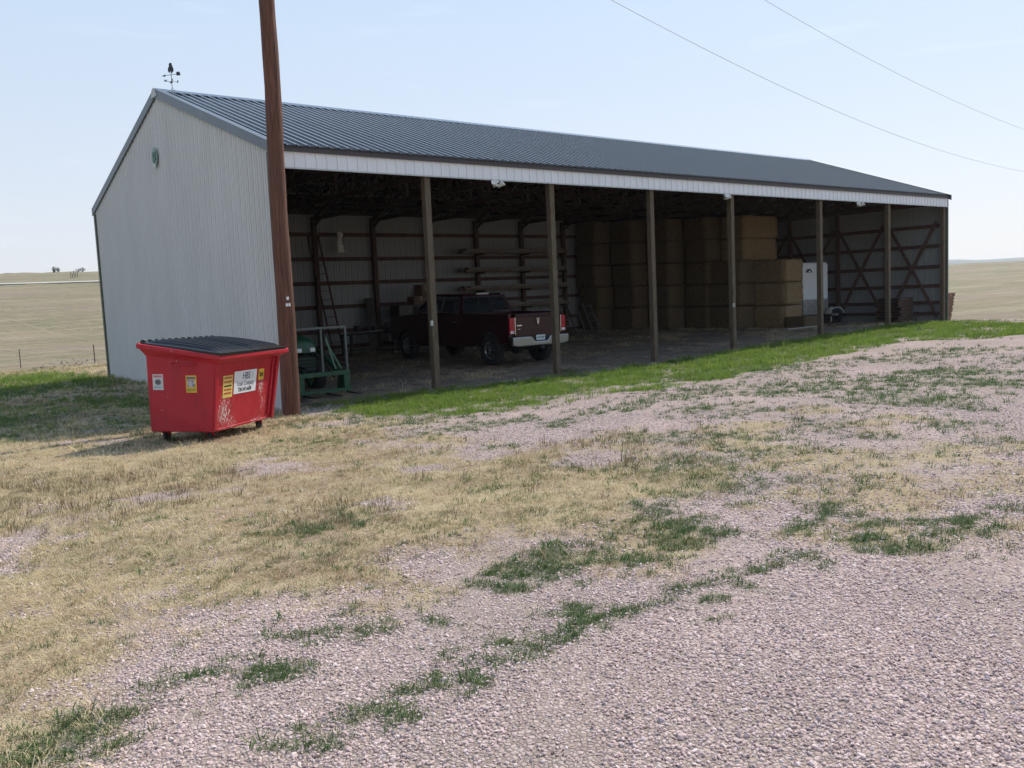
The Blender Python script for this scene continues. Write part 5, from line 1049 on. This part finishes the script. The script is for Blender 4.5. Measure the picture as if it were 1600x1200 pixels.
# ------------------------------------------------------------------ hay
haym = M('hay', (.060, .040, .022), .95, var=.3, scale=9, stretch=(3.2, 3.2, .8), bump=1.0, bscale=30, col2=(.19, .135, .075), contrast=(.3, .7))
def bale_mesh(name, lx, ly, lz, sd):
    bm = bmesh.new(); bmesh.ops.create_cube(bm, size=1); bmesh.ops.subdivide_edges(bm, edges=bm.edges[:], cuts=7, use_grid_fill=True)
    rr = random.Random(sd)
    for v in bm.verts:
        p = v.co.copy(); e = [abs(c)*2 for c in p]
        rnd_ = 1-.014*sum(1 for c in e if c > .97)+.0*rr.random()
        gro = 1-.018*(1 if abs(math.sin((p.x+.5)*PI*4)) < .3 else 0)
        bu = 1+.035*math.cos(p.z*PI)*math.cos(p.x*PI)
        v.co = Vector((p.x*lx*(1-.02*(e[1] > .97)*(e[2] > .97)), p.y*ly*rnd_*gro*bu, p.z*lz*rnd_*gro))+Vector((rr.uniform(-.022, .022), rr.uniform(-.028, .028), rr.uniform(-.012, .012)))
    me = bpy.data.meshes.new(name); bm.to_mesh(me); bm.free(); me.materials.append(haym); me.polygons.foreach_set('use_smooth', [True]*len(me.polygons)); return me
hay_litm = M('hay_lit', (.14, .09, .045), .95, var=.3, scale=9, stretch=(3.2, 3.2, .8), bump=1.0, bscale=30, col2=(.42, .30, .165), contrast=(.3, .7))  # paler copy of the hay: daylight near the opening put into the colour
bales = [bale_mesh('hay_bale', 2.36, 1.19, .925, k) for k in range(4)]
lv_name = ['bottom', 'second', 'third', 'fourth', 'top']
bales_lit = []
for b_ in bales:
    c_ = b_.copy(); c_.materials[0] = hay_litm; bales_lit.append(c_)
lit_hay = False
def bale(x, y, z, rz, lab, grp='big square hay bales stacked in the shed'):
    o = put('hay_bale', (bales_lit if lit_hay else bales)[rnd.randrange(4)], loc=(x, y, z+.4625), rot=(rnd.uniform(-.01, .01), rnd.uniform(-.008, .008), rz+rnd.uniform(-.025, .025)+PI*rnd.randrange(2)))
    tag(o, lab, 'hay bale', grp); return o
def stack(x, y, n, rz, where, dx=.0):
    z = gz(x, y)-.02
    for k in range(n):
        nm = 'top' if k == n-1 else ['bottom', 'second', 'third', 'fourth'][k]
        bale(x+rnd.uniform(-.05, .05), y+rnd.uniform(-.05, .05), z+k*.925, rz, '%s bale of %s' % (nm, where))
# rows step forward towards the right; a bale lies along x (parallel to the back wall) except the front tiers
names = ['the leftmost tall hay column, against the back wall', 'the tall hay column second from the left', 'the tall hay column just left of the middle post', 'the tall hay column just right of the middle post', 'the tall hay column behind the lower front stack']
cols_ = [(20.75, 11.40), (21.6, 10.15), (22.5, 8.9), (23.4, 7.65), (24.25, 6.40)]
for i, (x, y) in enumerate(cols_):
    lit_hay = i == 4
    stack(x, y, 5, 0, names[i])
lit_hay = True
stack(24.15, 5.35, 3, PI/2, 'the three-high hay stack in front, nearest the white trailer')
lit_hay = False
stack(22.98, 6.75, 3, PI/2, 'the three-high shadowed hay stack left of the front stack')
o = bale(24.0, 3.72, gz(24, 3.7)-.45, .05, 'short dark hay bale lying low in front of the white trailer', 'loose bales on the floor'); o.scale = (.52, .75, .50); o.location.z = gz(24, 3.7)+.23
bd = MB().box(-1.3, 1.1, -.11, .11, 0, .045).build('plank', M('grey_plank', (.30, .28, .25), .8)); bd.location = (22.9, 3.05, gz(22.9, 3.05)+.03); bd.rotation_euler = (0, 0, .08); tag(bd, 'long grey plank lying on the floor in front of the low bale', 'plank')

# ------------------------------------------------------------------ white trailer
tz2 = gz(26.9, 5.6)
tl = thing('cargo_trailer', 'white enclosed trailer with a dented steel nose panel beside the hay', 'trailer', (26.38, 4.62, tz2), (0, 0, R(-14)))
tw = M('trailer_white', (.80, .82, .84), .35, var=.05); alu = M('stone_guard', (.42, .42, .41), .38, .6, var=.25, scale=7, bump=.4, bscale=9)
MB().box(-.72, .72, .06, 3.0, .40, 2.62).build('body_shell', tw, tl, .05, seg=2)
MB().box(-.70, .70, .0, .059, 1.06, 2.55).build('nose_panel', tw, tl, .02); MB().box(-.70, .70, -.012, .05, .42, 1.05).build('stone_guard', alu, tl, .01)
MB().prism([(-.36+.17*math.cos(PI-PI*k/12), 2.20+.16*math.sin(PI-PI*k/12)) for k in range(13)], -.012, -.001, 'y').build('round_logo', M('logo_dark', (.05, .05, .06), .5), tl)
MB().prism([(-.33+.06*math.cos(PI*k/6), 2.215+.07*math.sin(PI*k/6)) for k in range(7)], -.018, -.0125, 'y').build('logo_highlight', tw, tl)
mb = MB(); mb.beam((-.5, .1, .38), (0, -1.0, .40), .06, .08); mb.beam((.5, .1, .38), (0, -1.0, .40), .06, .08); mb.box(-.72, .72, .06, 3.0, .31, .395); mb.build('tongue_frame', grd, tl)
MB().box(-.06, .06, -1.22, -.95, .37, .47).build('coupler', alu, tl, .015); MB().tube([(0, -.85, .12), (0, -.85, .75)], .03, 10).build('jack', alu, tl)
for s in (-1, 1):
    MB().prism([(1.0, .45), (1.12, .78), (1.35, .84), (1.95, .84), (2.2, .78), (2.32, .45), (2.26, .45), (2.14, .74), (1.93, .80), (1.37, .80), (1.16, .74), (1.06, .45)], min(s*.725, s*1.0), max(s*.725, s*1.0)).build('fender', alu, tl, .01)
    o = MB().lathe([(.18, -.09), (.33, -.09), (.35, -.06), (.35, .06), (.33, .09), (.18, .09)], 26, Matrix.Translation((s*.86, 1.66, .35))).build('wheel', tyre, tl)
    MB().lathe([(.001, .0), (.10, .03*s), (.18, .0), (.185, -.05)], 18, Matrix.Translation((s*.90, 1.66, .35))).build('rim', tw, o)

# low trailer fender and wheel standing right of the white trailer
t = thing('utility_trailer', 'low grey trailer fender and wheel just right of the white trailer', 'trailer', (27.05, 4.05, gz(27, 4)), (0, 0, R(-20)))
MB().prism([(-.42, .42), (-.30, .62), (-.12, .70), (.15, .70), (.32, .60), (.42, .42), (.36, .42), (.28, .56), (.13, .65), (-.10, .65), (-.26, .57), (-.36, .42)], -.02, .26, 'y').build('fender', M('fender_pale', (.45, .44, .42), .5), t, .01)
MB().lathe([(.14, -.09), (.29, -.09), (.31, -.06), (.31, .06), (.29, .09), (.14, .09)], 24, Matrix.Translation((0, .12, .31)) @ Matrix.Rotation(PI/2, 4, 'Z')).build('wheel', tyre, t)
mb = MB(); mb.box(-.6, .6, .27, .35, .34, .44); mb.box(-.6, -.52, .27, 1.2, .34, .44); mb.box(.52, .6, .27, 1.2, .34, .44); mb.build('frame_rail', grd, t)

# ------------------------------------------------------------------ far fence, brush pile, road, trees
def pol(px_az, d):
    a = R(px_az); return CX+d*math.sin(a), CY+d*math.cos(a)
def az_of(px): return 39.255+math.degrees(math.atan((px-800+ (0))/1400.87))
fn = thing('wire_fence', 'thin wire fence on steel posts crossing the prairie left of the shed', 'fence')
fp = M('t_post', (.10, .06, .05), .8)
fpts = []
for k, (pa, d) in enumerate(((6.2, 78), (az_of(31)+.1, 68), (az_of(146)+.15, 57), (az_of(260)+1, 49))):
    x, y = pol(pa, d); fpts.append(Vector((x, y, gz(x, y))))
for i, p in enumerate(fpts):
    MB().box(-.024, .024, -.02, .02, -.3, 1.25).build('fence_post', fp, fn).location = p
for h in (.45, .8, 1.12):
    mb = MB()
    mb.tube([p+Vector((0, .035, h)) for p in fpts], .006, 4); mb.build('fence_wire', wm, fn)
def blades_pile(name, x, y, R0, h, n, mat, lab, cat):
    mb = MB(); z = gz(x, y)
    for i in range(n):
        a = rnd.uniform(0, 2*PI); r = R0*math.sqrt(rnd.random()); zz_ = h*(1-(r/R0)**2)*rnd.random(); s_ = rnd.uniform(.08, .22)*R0*.35
        c = Vector((r*math.cos(a)*1.6, r*math.sin(a), zz_)); v = [c+Vector((rnd.uniform(-s_, s_), rnd.uniform(-s_, s_), rnd.uniform(-s_*.5, s_))) for _ in range(3)]
        mb.add(v, [(0, 1, 2)])
    o = mb.build(name, mat); o.location = (x, y, z); tag(o, lab, cat); return o
x, y = pol(az_of(92)+.8, 62)
blades_pile('rubble_pile', x, y, 1.5, .55, 260, M('rubble', (.20, .19, .17), .9, var=.4), 'low grey heap of rubble in the grass between the two fence posts', 'rubble pile')
# farm road along the hillside
def strip(pts, w, name, mat, lab):
    vs = []; fs = []
    for i, (x, y) in enumerate(pts):
        a = pts[max(i-1, 0)]; b = pts[min(i+1, len(pts)-1)]; dx, dy = b[0]-a[0], b[1]-a[1]; l = math.hypot(dx, dy); nx, ny = -dy/l, dx/l
        for s in (-.5, -.17, .17, .5): X, Y = x+nx*s*w, y+ny*s*w; vs.append((X, Y, float(G(X, Y))+.30))
    for i in range(len(pts)-1):
        for k in range(3): fs.append((i*4+k, i*4+k+1, i*4+k+5, i*4+k+4))
    mb = MB(); mb.add(vs, fs, True); o = mb.build(name, mat); tag(o, lab, kind='structure'); return o
road = strip([pol(a, 352-(a-12)*.2) for a in np.arange(-14, 30, 1.2)], 9, 'road', M('pale_road', (.42, .40, .36), .9, var=.1, scale=.1), 'pale gravel road crossing the far hillside')
def tree(x, y, h, w, lab, mat, n=260, trunk=.25, grp=None):
    z = gz(x, y); t = thing('tree', lab, 'tree', (x, y, z), group=grp)
    MB().tube([(0, 0, -.3), (0, 0, h*.3), (.1*w, 0, h*.7)], [trunk, trunk*.7, trunk*.3], 7).build('trunk', M('bark', (.08, .06, .045), .9), t)
    mb = MB()
    for i in range(n):
        while True:
            u = Vector((rnd.uniform(-1, 1), rnd.uniform(-1, 1), rnd.uniform(-1, 1)))
            if .2 < u.length < 1: break
        c = Vector((u.x*w/2, u.y*w/2, h*.50+u.z*h*.50)); s_ = h*.13
        v = [c+Vector((rnd.uniform(-s_, s_), rnd.uniform(-s_, s_), rnd.uniform(-s_, s_))) for _ in range(3)]; mb.add(v, [(0, 1, 2)])
    mb.build('crown', mat, t); return t
tg_ = M('far_foliage', (.045, .06, .03), .9, var=.3)
for px_, d, h, w, lab in ((71, 488, 2.9, 1.7, 'small dark tree on the left horizon, left of a touching pair'), (77, 488, 2.6, 1.9, 'small dark tree on the left horizon, right of a touching pair'), (109, 490, 1.6, 3.4, 'low rounded dark tree on the left horizon, left half of the wider clump'), (115.5, 490, 2.2, 3.4, 'rounded dark tree on the left horizon, right half of the wider clump')):
    a_ = az_of(px_)+.95; x, y = pol(a_, d); tree(x, y, h, w, lab, tg_, 150, grp='small trees on the left horizon')
# weathered corral posts on the hillside above the road
ct = thing('corral', 'cluster of weathered corral posts on the hillside above the pale road', 'corral', (0, 0, 0))
for k in range(5):
    a_ = az_of(98+k*2.6)+.9; x, y = pol(a_, 400+rnd.uniform(-6, 6)); h = rnd.uniform(1.6, 2.8); mb = MB(); mb.box(-.10, .10, -.10, .10, -.3, h); o = mb.build('post', M('old_post', (.14, .12, .10), .9), ct); o.location = (x, y, gz(x, y))
mb = MB()
for zz_ in (.9, 1.6):
    pa = [Vector((*pol(az_of(98+k*2.6)+.9, 400), 0)) for k in range(5)]
    for p in pa: p.z = gz(p.x, p.y)+zz_
    mb.tube(pa, .035, 4)
mb.build('rail', M('old_post', (.14, .12, .10), .9), ct)
# distant ridges on the right skyline
def ridge(name, a0, a1, d, hs, thick, mat, lab):
    n = 60; vs = []; fs = []
    for i in range(n+1):
        t_ = i/n; a_ = a0+(a1-a0)*t_; h = hs(t_)
        for dd_, z in ((-thick, -60), (-thick*.3, h*.8), (0, h), (thick, -60)):
            x, y = pol(a_, d+dd_); vs.append((x, y, z))
    for i in range(n):
        for k in range(3): fs.append((i*4+k, i*4+k+1, i*4+k+5, i*4+k+4))
    mb = MB(); mb.add(vs, fs, True); o = mb.build(name, mat); tag(o, lab, kind='structure'); return o
ridge('distant_hills', 50, 100, 4300, lambda t: 58+16*vnoise(np.array([t*23]), np.array([.5]), 9)[0]+7*vnoise(np.array([t*70]), np.array([.5]), 19)[0], 500, M('far_hill', (.06, .085, .07), .9, scale=.004), 'low wooded hills along the far right skyline')

# ------------------------------------------------------------------ haze over the prairie
if HAZE:
    hz = MB().box(-5200, 5200, -3000, 5600, -80, 95).build('haze', M('hz', (1, 1, 1)))
    hm = bpy.data.materials.new('haze_air'); hm.use_nodes = True; t = hm.node_tree; t.nodes.remove(t.nodes['Principled BSDF'])
    pv = N(t, 'ShaderNodeVolumePrincipled'); pv.inputs['Color'].default_value = (.86, .91, 1, 1); pv.inputs['Density'].default_value = HAZE; pv.inputs['Anisotropy'].default_value = .2
    t.links.new(pv.outputs[0], t.nodes['Material Output'].inputs['Volume']); hz.data.materials.clear(); hz.data.materials.append(hm); tag(hz, 'pale summer haze over the prairie', kind='stuff')
S.cycles.volume_bounces = 1 if HAZE else 0
S.cycles.max_bounces = 8; S.cycles.diffuse_bounces = 4
